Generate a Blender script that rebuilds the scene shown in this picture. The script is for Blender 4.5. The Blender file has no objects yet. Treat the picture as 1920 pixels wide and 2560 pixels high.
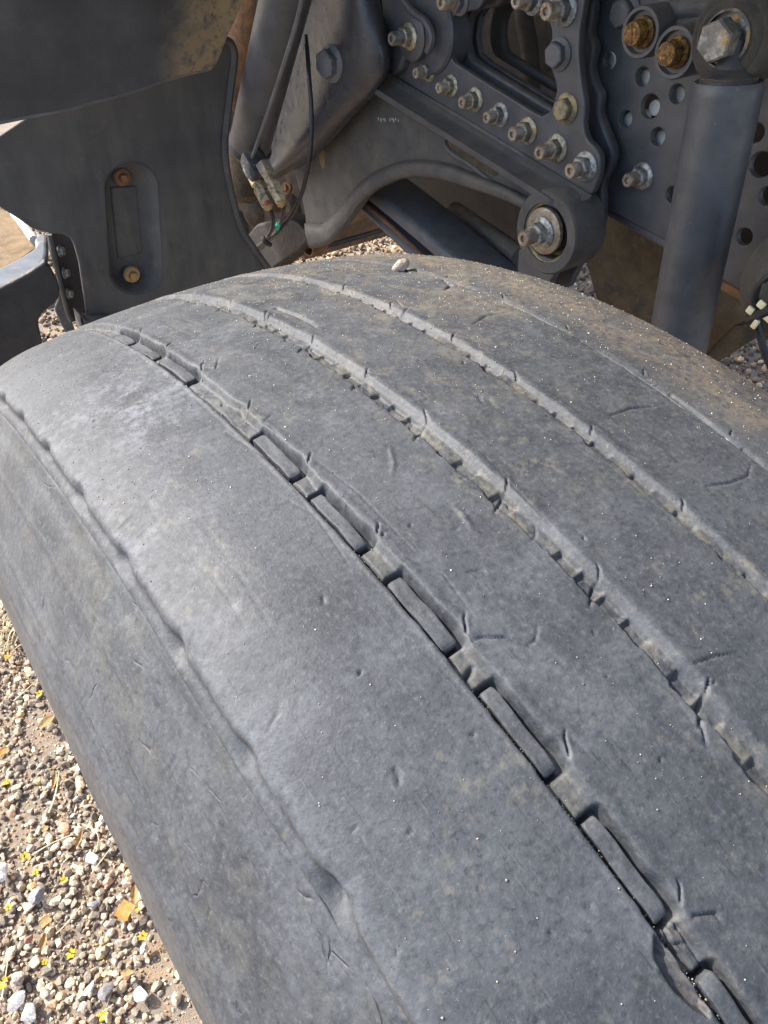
import bpy, bmesh, math, random
import numpy as np
from mathutils import Vector, Matrix, noise

# ------------------------------------------------------------------ camera, sky, sun, exposure
SC = bpy.context.scene
COL = SC.collection
CAM = Vector((-0.162225, -0.172021, 1.178860))
RIGHT = Vector((0.799533, -0.600404, 0.016154))
UP = Vector((0.401753, 0.554603, 0.728705))
FWD = Vector((0.446477, 0.576134, -0.684637))
FPX = 1829.396                       # focal length in photograph pixels (1920 wide)
cd = bpy.data.cameras.new('camera'); cam = bpy.data.objects.new('camera', cd); COL.objects.link(cam)
cd.sensor_fit = 'HORIZONTAL'; cd.sensor_width = 36.0; cd.lens = FPX / 1920 * 36.0
cd.clip_start = 0.01; cd.clip_end = 400.0
mw = Matrix.Identity(4)
for i in range(3):
    mw[i][0] = RIGHT[i]; mw[i][1] = UP[i]; mw[i][2] = -FWD[i]; mw[i][3] = CAM[i]
cam.matrix_world = mw
SC.camera = cam
SC.render.resolution_x, SC.render.resolution_y = 768, 1024

SUN_AZ = math.radians(-34.0)         # measured from +Y, clockwise seen from above (towards +X)
SUN_EL = math.radians(43.0)
SUN_DIR = Vector((math.sin(SUN_AZ) * math.cos(SUN_EL), math.cos(SUN_AZ) * math.cos(SUN_EL), math.sin(SUN_EL)))
W = bpy.data.worlds.new('World'); SC.world = W; W.use_nodes = True
wn = W.node_tree.nodes; wl = W.node_tree.links
bg = wn['Background']; sky = wn.new('ShaderNodeTexSky'); sky.sky_type = 'NISHITA'; sky.sun_disc = False
sky.sun_elevation = SUN_EL; sky.sun_rotation = SUN_AZ; sky.air_density = 1.0; sky.dust_density = 2.5; sky.ozone_density = 1.0
wl.new(sky.outputs[0], bg.inputs[0]); bg.inputs[1].default_value = 0.15
sd = bpy.data.lights.new('sun', 'SUN'); sd.energy = 3.4; sd.angle = math.radians(1.2); sd.color = (1.0, 0.96, 0.90)
sun = bpy.data.objects.new('sun', sd); COL.objects.link(sun)
sun.rotation_euler = (-SUN_DIR).to_track_quat('-Z', 'Y').to_euler()
vs = SC.view_settings; vs.view_transform = 'Standard'; vs.look = 'None'; vs.gamma = 1.0; vs.exposure = 1.5; vs.use_curve_mapping = False

# ------------------------------------------------------------------ pixel helpers: a photograph pixel onto a plane at its real depth
def ray(u, v):
    return RIGHT * ((u - 960) / FPX) + UP * (-(v - 1280) / FPX) + FWD
def onx(u, v, x):
    r = ray(u, v); return CAM + r * ((x - CAM.x) / r.x)
def ony(u, v, y):
    r = ray(u, v); return CAM + r * ((y - CAM.y) / r.y)
def onz(u, v, z):
    r = ray(u, v); return CAM + r * ((z - CAM.z) / r.z)
def proj(P):
    d = Vector(P) - CAM; z = d.dot(FWD)
    return 960 + FPX * d.dot(RIGHT) / z, 1280 - FPX * d.dot(UP) / z, z

# ------------------------------------------------------------------ materials
class NT:
    def __init__(s, name):
        s.m = bpy.data.materials.new(name); s.m.use_nodes = True
        s.n = s.m.node_tree.nodes; s.l = s.m.node_tree.links
        s.b = s.n['Principled BSDF']; s.tc = s.n.new('ShaderNodeTexCoord'); s.vec = s.tc.outputs['Object']
    def noise(s, scale, detail=4, rough=0.55, vec=None, dist=0.0):
        t = s.n.new('ShaderNodeTexNoise'); t.inputs['Scale'].default_value = scale
        t.inputs['Detail'].default_value = detail; t.inputs['Roughness'].default_value = rough; t.inputs['Distortion'].default_value = dist
        s.l.new(vec or s.vec, t.inputs['Vector']); return t.outputs['Fac']
    def vary(s):
        """shift the pattern per object so that copies do not look alike"""
        oi = s.n.new('ShaderNodeObjectInfo'); m = s.n.new('ShaderNodeVectorMath'); m.operation = 'SCALE'; m.inputs[0].default_value = (3.1, 7.7, 5.3); s.l.new(oi.outputs['Random'], m.inputs['Scale'])
        a = s.n.new('ShaderNodeVectorMath'); a.operation = 'ADD'; s.l.new(s.tc.outputs['Object'], a.inputs[0]); s.l.new(m.outputs[0], a.inputs[1]); s.vec = a.outputs[0]
    def upface(s, lo, hi):
        g = s.n.new('ShaderNodeNewGeometry'); x = s.n.new('ShaderNodeSeparateXYZ'); s.l.new(g.outputs['Normal'], x.inputs[0]); return s.ramp(x.outputs[2], lo, hi)
    def vor(s, scale, feat='F1'):
        t = s.n.new('ShaderNodeTexVoronoi'); t.inputs['Scale'].default_value = scale; t.feature = feat
        s.l.new(s.tc.outputs['Object'], t.inputs['Vector']); return t
    def mapv(s, sc):
        mp = s.n.new('ShaderNodeMapping'); mp.inputs['Scale'].default_value = sc
        s.l.new(s.tc.outputs['Object'], mp.inputs['Vector']); return mp.outputs[0]
    def ramp(s, f, lo, hi, a=0.0, b=1.0):
        r = s.n.new('ShaderNodeMapRange'); r.inputs[1].default_value = lo; r.inputs[2].default_value = hi
        r.inputs[3].default_value = a; r.inputs[4].default_value = b
        s.l.new(f, r.inputs[0]); return r.outputs[0]
    def math(s, op, a, b):
        m = s.n.new('ShaderNodeMath'); m.operation = op
        for i, q in enumerate((a, b)):
            if isinstance(q, (int, float)): m.inputs[i].default_value = q
            else: s.l.new(q, m.inputs[i])
        return m.outputs[0]
    def mix(s, f, a, b):
        m = s.n.new('ShaderNodeMix'); m.data_type = 'RGBA'
        if isinstance(f, (int, float)): m.inputs[0].default_value = f
        else: s.l.new(f, m.inputs[0])
        for i, q in ((6, a), (7, b)):
            if isinstance(q, tuple): m.inputs[i].default_value = (*q[:3], 1)
            else: s.l.new(q, m.inputs[i])
        return m.outputs[2]
    def cracks(s, scale, warp, width, mscale, mlo, mhi, stretch=(1, 1, 1)):
        """broken hairlines: warped cell edges kept only in patches; 1 on a line"""
        v0 = s.mapv(stretch); nz = s.n.new('ShaderNodeTexNoise'); nz.inputs['Scale'].default_value = scale * 1.6; nz.inputs['Detail'].default_value = 3; s.l.new(v0, nz.inputs['Vector'])
        sc = s.n.new('ShaderNodeVectorMath'); sc.operation = 'SCALE'; sc.inputs['Scale'].default_value = warp; s.l.new(nz.outputs['Color'], sc.inputs[0])
        ad = s.n.new('ShaderNodeVectorMath'); ad.operation = 'ADD'; s.l.new(v0, ad.inputs[0]); s.l.new(sc.outputs[0], ad.inputs[1])
        vo = s.n.new('ShaderNodeTexVoronoi'); vo.feature = 'DISTANCE_TO_EDGE'; vo.inputs['Scale'].default_value = scale; s.l.new(ad.outputs[0], vo.inputs['Vector'])
        line = s.ramp(vo.outputs['Distance'], 0.0, width, 1.0, 0.0); mk = s.ramp(s.noise(mscale, 3, 0.6), mlo, mhi)
        return s.math('MULTIPLY', line, mk)
    def attr(s, name):
        a = s.n.new('ShaderNodeAttribute'); a.attribute_name = name; return a
    def bump(s, h, dist, strength=1.0, prev=None):
        b = s.n.new('ShaderNodeBump'); b.inputs['Distance'].default_value = dist; b.inputs['Strength'].default_value = strength
        s.l.new(h, b.inputs['Height'])
        if prev is not None: s.l.new(prev, b.inputs['Normal'])
        return b.outputs[0]
    def done(s, col, rough=0.6, metal=0.0, normal=None, spec=None):
        for k, q in (('Base Color', col), ('Roughness', rough), ('Metallic', metal)):
            if isinstance(q, tuple): s.b.inputs[k].default_value = (*q[:3], 1)
            elif isinstance(q, (int, float)): s.b.inputs[k].default_value = q
            else: s.l.new(q, s.b.inputs[k])
        if normal is not None: s.l.new(normal, s.b.inputs['Normal'])
        if spec is not None: s.b.inputs['Specular IOR Level'].default_value = spec
        return s.m

def worn(name, base, layers=(), rough=0.55, metal=0.0, bump=None, spec=None, var=0.25, settle=0.0, dustc=(0.19, 0.165, 0.12)):
    """base colour with fine variation, then layers (colour, noise scale, lo, hi, amount)"""
    t = NT(name); t.vary()
    n0 = t.noise(35, 5, 0.6)
    dark = tuple(c * (1 - var) for c in base); lite = tuple(c * (1 + var) for c in base)
    c = t.mix(t.ramp(n0, 0.3, 0.7), dark, lite)
    for col, sc, lo, hi, am in layers:
        f = t.ramp(t.noise(sc, 6, 0.65), lo, hi, 0.0, am)
        c = t.mix(f, c, col)
    if settle:                                   # road dust lying on faces that look up
        c = t.mix(t.math('MULTIPLY', t.upface(0.25, 0.95), t.ramp(t.noise(48, 6, 0.7), 0.35, 0.62, 0.1 * settle, settle)), c, dustc)
    r = t.ramp(t.noise(60, 4), 0.3, 0.7, max(0.05, rough - 0.1), min(1, rough + 0.1))
    nm = None
    if bump: nm = t.bump(t.noise(bump[0], 5, 0.6), bump[1])
    return t.done(c, r, metal, nm, spec)

# ------------------------------------------------------------------ object helpers
def tag(o, label, cat, group=None, kind=None):
    if label: o['label'] = label
    if cat: o['category'] = cat
    if group: o['group'] = group
    if kind: o['kind'] = kind
    return o
def thing(name, label, cat, loc=(0, 0, 0), group=None):
    o = bpy.data.objects.new(name, None); COL.objects.link(o); o.location = loc; o.empty_display_size = 0.05
    return tag(o, label, cat, group)
def link(name, me, mat, parent=None, smooth=True, angle=40):
    """mesh in world coordinates; a child is shifted so that it sits on its parent's origin"""
    if parent is not None:
        off = Vector(parent.location)
        if parent.parent is not None: off = off + Vector(parent.parent.location)
        me.transform(Matrix.Translation(-off))
    if mat is not None and len(me.materials) == 0: me.materials.append(mat)
    if smooth:
        me.shade_smooth()
        try: me.set_sharp_from_angle(angle=math.radians(angle))
        except Exception: pass
    o = bpy.data.objects.new(name, me); COL.objects.link(o)
    if parent is not None: o.parent = parent
    return o
def place(name, me, M, parent):
    """a shared mesh set at the world matrix M under its parent"""
    o = bpy.data.objects.new(name, me); COL.objects.link(o)
    if parent is not None:
        o.parent = parent
        off = Vector(parent.location)
        M = Matrix.Translation(-off) @ M
    o.matrix_local = M
    return o
def frame(o, ez, ey=(0, 0, 1)):
    ez = Vector(ez).normalized(); ey = Vector(ey)
    ex = ey.cross(ez)
    if ex.length < 1e-5: ex = Vector((1, 0, 0)).cross(ez)
    ex.normalize(); ey = ez.cross(ex)
    m = Matrix.Identity(4)
    for i in range(3): m[i][0] = ex[i]; m[i][1] = ey[i]; m[i][2] = ez[i]; m[i][3] = o[i]
    return m
def bm_mesh(bm, name='m'):
    me = bpy.data.meshes.new(name); bmesh.ops.recalc_face_normals(bm, faces=bm.faces); bm.to_mesh(me); bm.free(); return me
def np_mesh(name, V, F):
    me = bpy.data.meshes.new(name)
    V = np.asarray(V, np.float32); F = np.asarray(F, np.int32); n, k = F.shape
    me.vertices.add(len(V)); me.vertices.foreach_set('co', V.ravel())
    me.loops.add(n * k); me.loops.foreach_set('vertex_index', F.ravel())
    me.polygons.add(n); me.polygons.foreach_set('loop_start', np.arange(0, n * k, k, dtype=np.int32))
    me.update(calc_edges=True); me.validate(); return me
def fillet(pts, r, seg=5):
    """round every corner of a closed 2D polygon; r is a number or a list"""
    out = []; n = len(pts)
    for i in range(n):
        p0, p, p1 = Vector(pts[i - 1]), Vector(pts[i]), Vector(pts[(i + 1) % n])
        rr = r[i] if isinstance(r, (list, tuple)) else r
        a, b = (p0 - p), (p1 - p); la, lb = a.length, b.length
        if rr <= 0 or la < 1e-9 or lb < 1e-9: out.append(tuple(p)); continue
        d = min(rr, la * 0.45, lb * 0.45); A = p + a / la * d; B = p + b / lb * d
        for k in range(seg + 1):
            t = k / seg; out.append(tuple(A * (1 - t) ** 2 + p * 2 * t * (1 - t) + B * t * t))
    return out
def crom(pts, sub=6, closed=False):
    P = [Vector(p) for p in pts]; n = len(P); out = []
    rng = range(n) if closed else range(n - 1)
    for i in rng:
        if closed: a, b, c, d = P[i - 1], P[i], P[(i + 1) % n], P[(i + 2) % n]
        else: a, b, c, d = P[max(i - 1, 0)], P[i], P[i + 1], P[min(i + 2, n - 1)]
        for k in range(sub):
            t = k / sub
            out.append(0.5 * ((2 * b) + (c - a) * t + (2 * a - 5 * b + 4 * c - d) * t * t + (3 * b - a - 3 * c + d) * t ** 3))
    if not closed: out.append(P[-1].copy())
    return out
def plate(outer, holes, thick, bevel, M):
    """flat plate with holes (2D in the frame M, front face on local z = 0, body behind it) -> mesh in world coordinates"""
    cu = bpy.data.curves.new('tmp', 'CURVE'); cu.dimensions = '2D'; cu.fill_mode = 'BOTH'
    bevel = min(bevel, thick * 0.45)
    cu.extrude = thick / 2 - bevel; cu.bevel_depth = bevel; cu.bevel_resolution = 2; cu.offset = -bevel
    for loop in [outer] + list(holes):
        sp = cu.splines.new('POLY'); sp.points.add(len(loop) - 1); sp.use_cyclic_u = True
        for i, p in enumerate(loop): sp.points[i].co = (p[0], p[1], 0, 1)
    o = bpy.data.objects.new('tmp', cu); COL.objects.link(o)
    dg = bpy.context.evaluated_depsgraph_get(); dg.update()
    me = bpy.data.meshes.new_from_object(o.evaluated_get(dg))
    bpy.data.objects.remove(o); bpy.data.curves.remove(cu)
    me.materials.clear()
    me.transform(M @ Matrix.Translation((0, 0, -thick / 2)))
    return me
def circle(c, r, n=20, asp=1.0):
    return [(c[0] + r * math.cos(2 * math.pi * k / n), c[1] + asp * r * math.sin(2 * math.pi * k / n)) for k in range(n)]
MX = lambda x: Matrix(((0, 0, -1, x), (-1, 0, 0, 0), (0, 1, 0, 0), (0, 0, 0, 1)))      # plane facing -X: local (-y, z)
MY = lambda y: Matrix(((1, 0, 0, 0), (0, 0, -1, y), (0, 1, 0, 0), (0, 0, 0, 1)))       # plane facing -Y: local (x, z)
def fx(pts, x): return [(-p.y, p.z) for p in (onx(u, v, x) for u, v in pts)]
def fy(pts, y): return [(p.x, p.z) for p in (ony(u, v, y) for u, v in pts)]
def tube(pts, r, seg=10, cap=True, sub=5, smooth=True):
    P = crom(pts, sub) if smooth else [Vector(p) for p in pts]
    n = len(P); R = r if isinstance(r, (list, tuple)) else None
    V = []; F = []; prev = None
    for i, p in enumerate(P):
        t = (P[min(i + 1, n - 1)] - P[max(i - 1, 0)]).normalized()
        if prev is None:
            ref = Vector((0, 0, 1)) if abs(t.z) < 0.9 else Vector((1, 0, 0)); a = t.cross(ref).normalized()
        else: a = (prev - t * prev.dot(t)).normalized()
        prev = a; b = t.cross(a)
        rr = r if R is None else R[0] + (R[1] - R[0]) * i / (n - 1)
        for k in range(seg):
            an = 2 * math.pi * k / seg; V.append(p + (a * math.cos(an) + b * math.sin(an)) * rr)
    bm = bmesh.new(); vs_ = [bm.verts.new(v) for v in V]
    for i in range(n - 1):
        for k in range(seg):
            bm.faces.new((vs_[i * seg + k], vs_[i * seg + (k + 1) % seg], vs_[(i + 1) * seg + (k + 1) % seg], vs_[(i + 1) * seg + k]))
    if cap:
        bm.faces.new(vs_[:seg][::-1]); bm.faces.new(vs_[-seg:])
    return bm_mesh(bm)
def lathe(prof, M, seg=32, closed=False):
    """profile [(r, z)] turned round local z of the frame M"""
    bm = bmesh.new(); rings = []
    for r, z in prof:
        if r < 1e-6: rings.append([bm.verts.new(M @ Vector((0, 0, z)))])
        else: rings.append([bm.verts.new(M @ Vector((r * math.cos(2 * math.pi * k / seg), r * math.sin(2 * math.pi * k / seg), z))) for k in range(seg)])
    prs = list(zip(rings, rings[1:])) + ([(rings[-1], rings[0])] if closed else [])
    for A, B in prs:
        for k in range(seg):
            k2 = (k + 1) % seg
            if len(A) == 1 and len(B) == 1: continue
            if len(A) == 1: bm.faces.new((A[0], B[k], B[k2]))
            elif len(B) == 1: bm.faces.new((A[k], B[0], A[k2]))
            else: bm.faces.new((A[k], A[k2], B[k2], B[k]))
    return bm_mesh(bm)
def loft(rows, su=4, sv=4, thick=0.0):
    """smooth sheet through rows of world points, optionally thickened"""
    rr = [crom(r, su) for r in rows]
    cols = list(zip(*rr)); G = [crom(c, sv) for c in cols]           # G[col][row]
    nu, nv = len(G), len(G[0]); bm = bmesh.new()
    vv = [[bm.verts.new(G[i][j]) for j in range(nv)] for i in range(nu)]
    for i in range(nu - 1):
        for j in range(nv - 1): bm.faces.new((vv[i][j], vv[i + 1][j], vv[i + 1][j + 1], vv[i][j + 1]))
    bmesh.ops.recalc_face_normals(bm, faces=bm.faces)
    if thick: bmesh.ops.solidify(bm, geom=bm.faces[:], thickness=thick)
    return bm_mesh(bm)
def box(c, size, M=None, bevel=0.0):
    bm = bmesh.new(); bmesh.ops.create_cube(bm, size=1.0)
    bmesh.ops.scale(bm, vec=size, verts=bm.verts)
    if bevel: bmesh.ops.bevel(bm, geom=bm.edges[:], offset=bevel, segments=2, affect='EDGES', profile=0.5)
    T = Matrix.Translation(c) @ (M.to_3x3().to_4x4() if M is not None else Matrix.Identity(4))
    bmesh.ops.transform(bm, matrix=T, verts=bm.verts); return bm_mesh(bm)
def prism(poly3, vec, bevel=0.0):
    """closed 3D polygon pushed along vec"""
    bm = bmesh.new(); a = [bm.verts.new(p) for p in poly3]; f = bm.faces.new(a)
    r = bmesh.ops.extrude_face_region(bm, geom=[f]); bmesh.ops.translate(bm, vec=vec, verts=[g for g in r['geom'] if isinstance(g, bmesh.types.BMVert)])
    bmesh.ops.recalc_face_normals(bm, faces=bm.faces)
    if bevel: bmesh.ops.bevel(bm, geom=[e for e in bm.edges if e.calc_face_angle(0) > 0.5], offset=bevel, segments=2, affect='EDGES', profile=0.5)
    return bm_mesh(bm)
def joined(meshes):
    bm = bmesh.new()
    for m in meshes: bm.from_mesh(m); bpy.data.meshes.remove(m)
    me = bpy.data.meshes.new('j'); bm.to_mesh(me); bm.free(); return me

# ------------------------------------------------------------------ numpy noise
RNG = np.random.default_rng(7); random.seed(7)
NTAB = {}
def vnoise(x, y, seed):
    """smooth value noise on arrays"""
    r = NTAB.get(seed)
    if r is None: r = NTAB[seed] = np.random.default_rng(seed).random((256, 256))
    xi = np.floor(x).astype(int); yi = np.floor(y).astype(int); fx_ = x - xi; fy_ = y - yi
    fx_ = fx_ * fx_ * (3 - 2 * fx_); fy_ = fy_ * fy_ * (3 - 2 * fy_)
    a = r[xi % 256, yi % 256]; b = r[(xi + 1) % 256, yi % 256]; c = r[xi % 256, (yi + 1) % 256]; d = r[(xi + 1) % 256, (yi + 1) % 256]
    return (a * (1 - fx_) + b * fx_) * (1 - fy_) + (c * (1 - fx_) + d * fx_) * fy_
def fbm(x, y, seed, oct=4, gain=0.5):
    s = 0; a = 1; t = 0
    for k in range(oct):
        s = s + a * vnoise(x * 2 ** k, y * 2 ** k, seed + k); t += a; a *= gain
    return s / t
def sstep(a, b, x):
    t = np.clip((x - a) / (b - a), 0, 1); return t * t * (3 - 2 * t)
# ------------------------------------------------------------------ the worn tyre: lateral coordinate t (mm), arc coordinate s (mm, + away from the camera)
HW, R0 = 0.505, 520.0
def prof_tables():
    t = np.linspace(-128, 128, 513); x = t.copy(); u = np.abs(x)
    r = R0 - 0.000709 * u ** 2 - 0.0048 * np.maximum(0, u - 97.6) ** 2
    tt = np.arange(128.5, 143.01, 0.5); ang = np.radians(25 + (67 - 25) * sstep(128, 132.5, tt))
    xx = 128 + np.cumsum(np.cos(ang) * 0.5); rr = r[-1] - np.cumsum(np.sin(ang) * 0.5)
    T = np.concatenate([-tt[::-1], t, tt]); X = np.concatenate([-xx[::-1], x, xx]); Rr = np.concatenate([rr[::-1], r, rr])
    return T, X, Rr
PT, PXX, PR = prof_tables()
def prof(t):
    x = np.interp(t, PT, PXX); r = np.interp(t, PT, PR); e = 0.4
    dx = np.interp(t + e, PT, PXX) - np.interp(t - e, PT, PXX); dr = np.interp(t + e, PT, PR) - np.interp(t - e, PT, PR)
    L = np.hypot(dx, dr); return x, r, -dr / L, dx / L            # position and outward normal (nx, nr)
def wrap(t, s, h):
    """tyre coordinates in mm -> world metres"""
    x, r, nx, nr = prof(t); ph = s / R0; rr = (r + nr * h) * 0.001
    return np.stack([(x + nx * h) * 0.001, rr * np.sin(ph), HW + rr * np.cos(ph)], -1)
def hit(u, v):
    """photograph pixel -> (t, s) on the worn tread"""
    d = np.array(ray(u, v).normalized()); C = np.array(CAM)
    k = np.linspace(0.1, 1.0, 7000); P = C + k[:, None] * d
    rho = np.hypot(P[:, 1], P[:, 2] - HW) * 1000; rs = np.interp(P[:, 0] * 1000, PXX, PR, left=0, right=0)
    i = int(np.argmax(rho < rs)); p = P[i]
    return float(np.interp(p[0] * 1000, PXX, PT)), float(math.atan2(p[1], p[2] - HW) * R0)

def cols():
    a = [np.arange(-143, -126, 0.6), np.arange(-126, -80, 0.7), np.arange(-80, -58, 0.42), np.arange(-58, -32, 0.65), np.arange(-32, -12, 0.45),
         np.arange(-12, 14, 0.7), np.arange(14, 34, 0.45), np.arange(34, 62, 0.8), np.arange(62, 82, 0.5), np.arange(82, 128, 1.6), np.arange(128, 143.1, 1.2)]
    return np.concatenate(a)
TC = cols()
SR = np.concatenate([np.arange(-1634, -300, 9.0), np.arange(-300, -206, 2.2), np.arange(-206, 120, 0.55), np.arange(120, 300, 0.9), np.arange(300, 1633, 9.0)])
T2, S2 = np.meshgrid(TC, SR)            # rows s, columns t
H = np.zeros_like(T2); DUST = np.zeros_like(T2); BROWN = np.zeros_like(T2); PALE = np.zeros_like(T2)
# slow unevenness of the worn rubber
H += 0.8 * (fbm(T2 / 34 + 9, S2 / 40 + 60, 11, 2) - 0.5) + 0.12 * (fbm(T2 / 6 + 50, S2 / 7 + 400, 21, 3) - 0.5) + 0.06 * (fbm(T2 / 1.6 + 50, S2 / 2.0 + 400, 24, 2) - 0.5)
def jag(seed, amp, sc): return amp * (fbm(S2[:, :1] / sc + 500, S2[:, :1] * 0 + 3.3, seed, 4, 0.6) - 0.5)
PER = 41.0
BLK = [(170.8, 145.5), (140.7, 111.5), (104.4, 75.0), (20.6, -6.2), (-18.5, -45.5), (-60.5, -88.0), (-103.0, -130.0), (-143.5, -170.0), (-184.1, -211.0), (-225, -252), (-266, -293)]
bl = np.zeros_like(SR)
for a, b in BLK: bl = np.maximum(bl, sstep(b - 2.2, b - 0.4, SR) * (1 - sstep(a + 0.4, a + 2.2, SR)))
bl = bl[:, None]
TEAR1 = [b + 1.0 for a, b in BLK] + [36.0]
TEAR2 = [217, 178, 139.5, 101.3, 63.0, 24.6, -12.9, -54.1, -95.7, -137.9, -178, -219]
TEAR3 = [225, 186, 147, 107.3, 68.5, 26.3, -11.6, -50.0, -92.0, -133, -174, -215]
TEAR4 = [205, 166, 128, 88, 47, 7, -35, -77, -118, -160]
def bulge(tears, amp, wid=5.0):
    z = np.zeros((len(SR), 1))
    for s0 in tears: z[:, 0] += amp * np.exp(-((SR - s0 - 3) / wid) ** 2)
    return z
# groove beside the outer rib, the deepest one
xl = -75.6 + jag(31, 0.9, 9); xr = -66.6 + jag(32, 2.0, 10) + bulge(TEAR1, 0.9, 3.5)
gd = (2.7 + 1.3 * (fbm(S2 / 6, T2 / 5 + 30, 33, 3) - 0.5)) * (1 - bl) + 6.6 * bl
slope = 2.8 - 1.1 * bl
g1 = sstep(0, 0.75, T2 - xl) * (1 - sstep(-1, 0, (T2 - xr) / slope))
H -= gd * g1
H += 0.35 * np.exp(-((T2 - xr - 1.2) / 1.6) ** 2) * (0.3 + 0.7 * bl) + 0.25 * np.exp(-((T2 - xl + 0.9) / 0.8) ** 2)
H -= 2.4 * np.exp(-((T2 - xl - 1.1) / 0.6) ** 2) * (1 - bl) * sstep(0.30, 0.50, fbm(S2 / 7 + 60, S2 * 0 + 5, 36, 3))
fl1 = g1 * (1 - bl)
DUST += 0.3 * fl1 * sstep(0.42, 0.66, fbm(T2 / 5 + 8, S2 / 9 + 70, 41, 4)) + 0.06 * g1
for a, b in BLK: DUST += 0.35 * g1 * np.exp(-((S2 - b + 4.2) / 2.6) ** 2) * (fbm(T2 / 2, S2 / 2 + 300, 42, 3) + 0.2)
# two middle grooves: ragged left lip, floor in short steps, smooth slope on the right
def midgroove(xl0, xf, xr0, depth, tears, seed, dust):
    global H, DUST
    xl = xl0 + jag(seed, 3.4, 8) + 0.9 * np.sign(np.sin(S2[:, :1] * 0.38 + 2 * np.sin(S2[:, :1] * 0.07))) * (fbm(S2[:, :1] / 30 + 77, S2[:, :1] * 0, seed + 9, 2) - 0.2)
    xr = xr0 + jag(seed + 1, 1.6, 16) + bulge(tears, 0.6, 3.5)
    stepn = fbm(np.floor((S2 + 300) / 9.5) * 7.7, S2 * 0 + 1.5, seed + 2, 1); st = np.where(stepn > 0.45, 1.0, 0.0)
    ph = ((S2 + 300) / 9.5) % 1.0; edge = sstep(0, 0.14, ph) * (1 - sstep(0.86, 1.0, ph))
    d = depth * (0.62 + 0.5 * st * edge + 0.3 * (fbm(S2 / 3, T2 / 2, seed + 3, 3) - 0.5))
    fl = sstep(0, 0.9, T2 - xl) * (1 - sstep(-0.6, 0.5, T2 - xf)); sl = sstep(-0.6, 0.5, T2 - xf) * (1 - sstep(0, 1, (T2 - xf) / (xr - xf)))
    H -= d * fl + depth * 0.62 * sl * (T2 > xf - 1)
    H += 0.35 * np.exp(-((T2 - xr - 1.0) / 2.0) ** 2)
    k = fbm(T2 / 4 + 5, S2 / 6 + 90, seed + 4, 4)
    DUST += dust * (fl * (sstep(0.35, 0.6, k) * (1 - 0.6 * st * edge)) + 0.30 * sl * sstep(0.3, 0.7, k))
    DUST += 0.35 * dust * np.exp(-((T2 - xl + 1.5) / 3.0) ** 2) * sstep(0.5, 0.7, k)
midgroove(-28.4, -22.4, -19.4, 3.0, TEAR2, 51, 0.8)
midgroove(19.2, 23.6, 26.0, 2.4, TEAR3, 61, 0.9)
# inner groove, nearly worn away
xl = 70.2 + jag(71, 1.4, 14); fl = sstep(0, 0.8, T2 - xl) * (1 - sstep(0, 5.0, T2 - xl))
on = sstep(0.26, 0.46, fbm(S2 / 28 + 40, S2 * 0, 72, 2))
H -= (0.35 + 1.0 * on) * fl + 1.2 * on * np.exp(-((T2 - xl - 0.9) / 0.6) ** 2)
DUST += 0.7 * fl * (1 - on) * sstep(0.4, 0.6, fbm(T2 / 4, S2 / 5 + 44, 73, 3))
# shoulder: scalloped edge every 42 mm and the stepped band below it
sc = np.zeros_like(SR)
for s0 in np.arange(-1600, 1600, 42.0) + 12.6:
    sc += np.exp(-((SR - s0 + 2) / 5.0) ** 2)
sc = sc[:, None]
H -= 2.0 * sc * sstep(-138.6, -136, T2) * (1 - sstep(-131.5, -127.5, T2))
wv = 0.16 * np.cos((S2 - 12.6) / 42.0 * 2 * math.pi)
H += 0.9 * wv * np.exp(-((T2 + 129.5) / 4.0) ** 2) 
H -= 1.5 * np.exp(-((T2 + 134.5) / 2.2) ** 2) + 1.5 * sstep(-139.2, -141.5, T2)
td_, sd_ = hit(832, 2262); H -= 2.2 * np.exp(-((T2 - td_) / 5.5) ** 2 - ((S2 - sd_) / 6.0) ** 2)
# tan dirt film on the inner ribs; pale patch on outer rib and shoulder edge
BROWN += 0.9 * sstep(70, 95, T2) * (0.35 + 0.65 * sstep(0.3, 0.65, fbm(T2 / 12, S2 / 22 + 33, 81, 5, 0.65)))
BROWN += 0.75 * sstep(-20, 60, T2) * sstep(-40, 80, S2) * sstep(0.40, 0.66, fbm(T2 / 16 + 4, S2 / 20 + 50, 82, 5, 0.65))
DUST += 0.55 * sstep(-80, 10, T2) * sstep(-120, 80, S2) * sstep(0.50, 0.68, fbm(T2 / 9 + 40, S2 / 14 + 150, 83, 5, 0.75)) + 0.5 * sstep(0.60, 0.72, fbm(T2 / 3.2 + 40, S2 / 4.5 + 150, 86, 4, 0.7)) * sstep(0.45, 0.6, fbm(T2 / 30 + 4, S2 / 30 + 15, 87, 3))
PALE += np.exp(-((T2 + 96) / 26) ** 2 - ((S2 - 72) / 38) ** 2) * sstep(0.32, 0.62, fbm(T2 / 9, S2 / 9 + 200, 84, 5, 0.7))
PALE += 0.35 * sstep(0.52, 0.72, fbm(T2 / 20 + 20, S2 / 20 + 320, 85, 5, 0.65)) * (T2 < -10) + 0.35 * np.exp(-((T2 + 129) / 4) ** 2)
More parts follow.
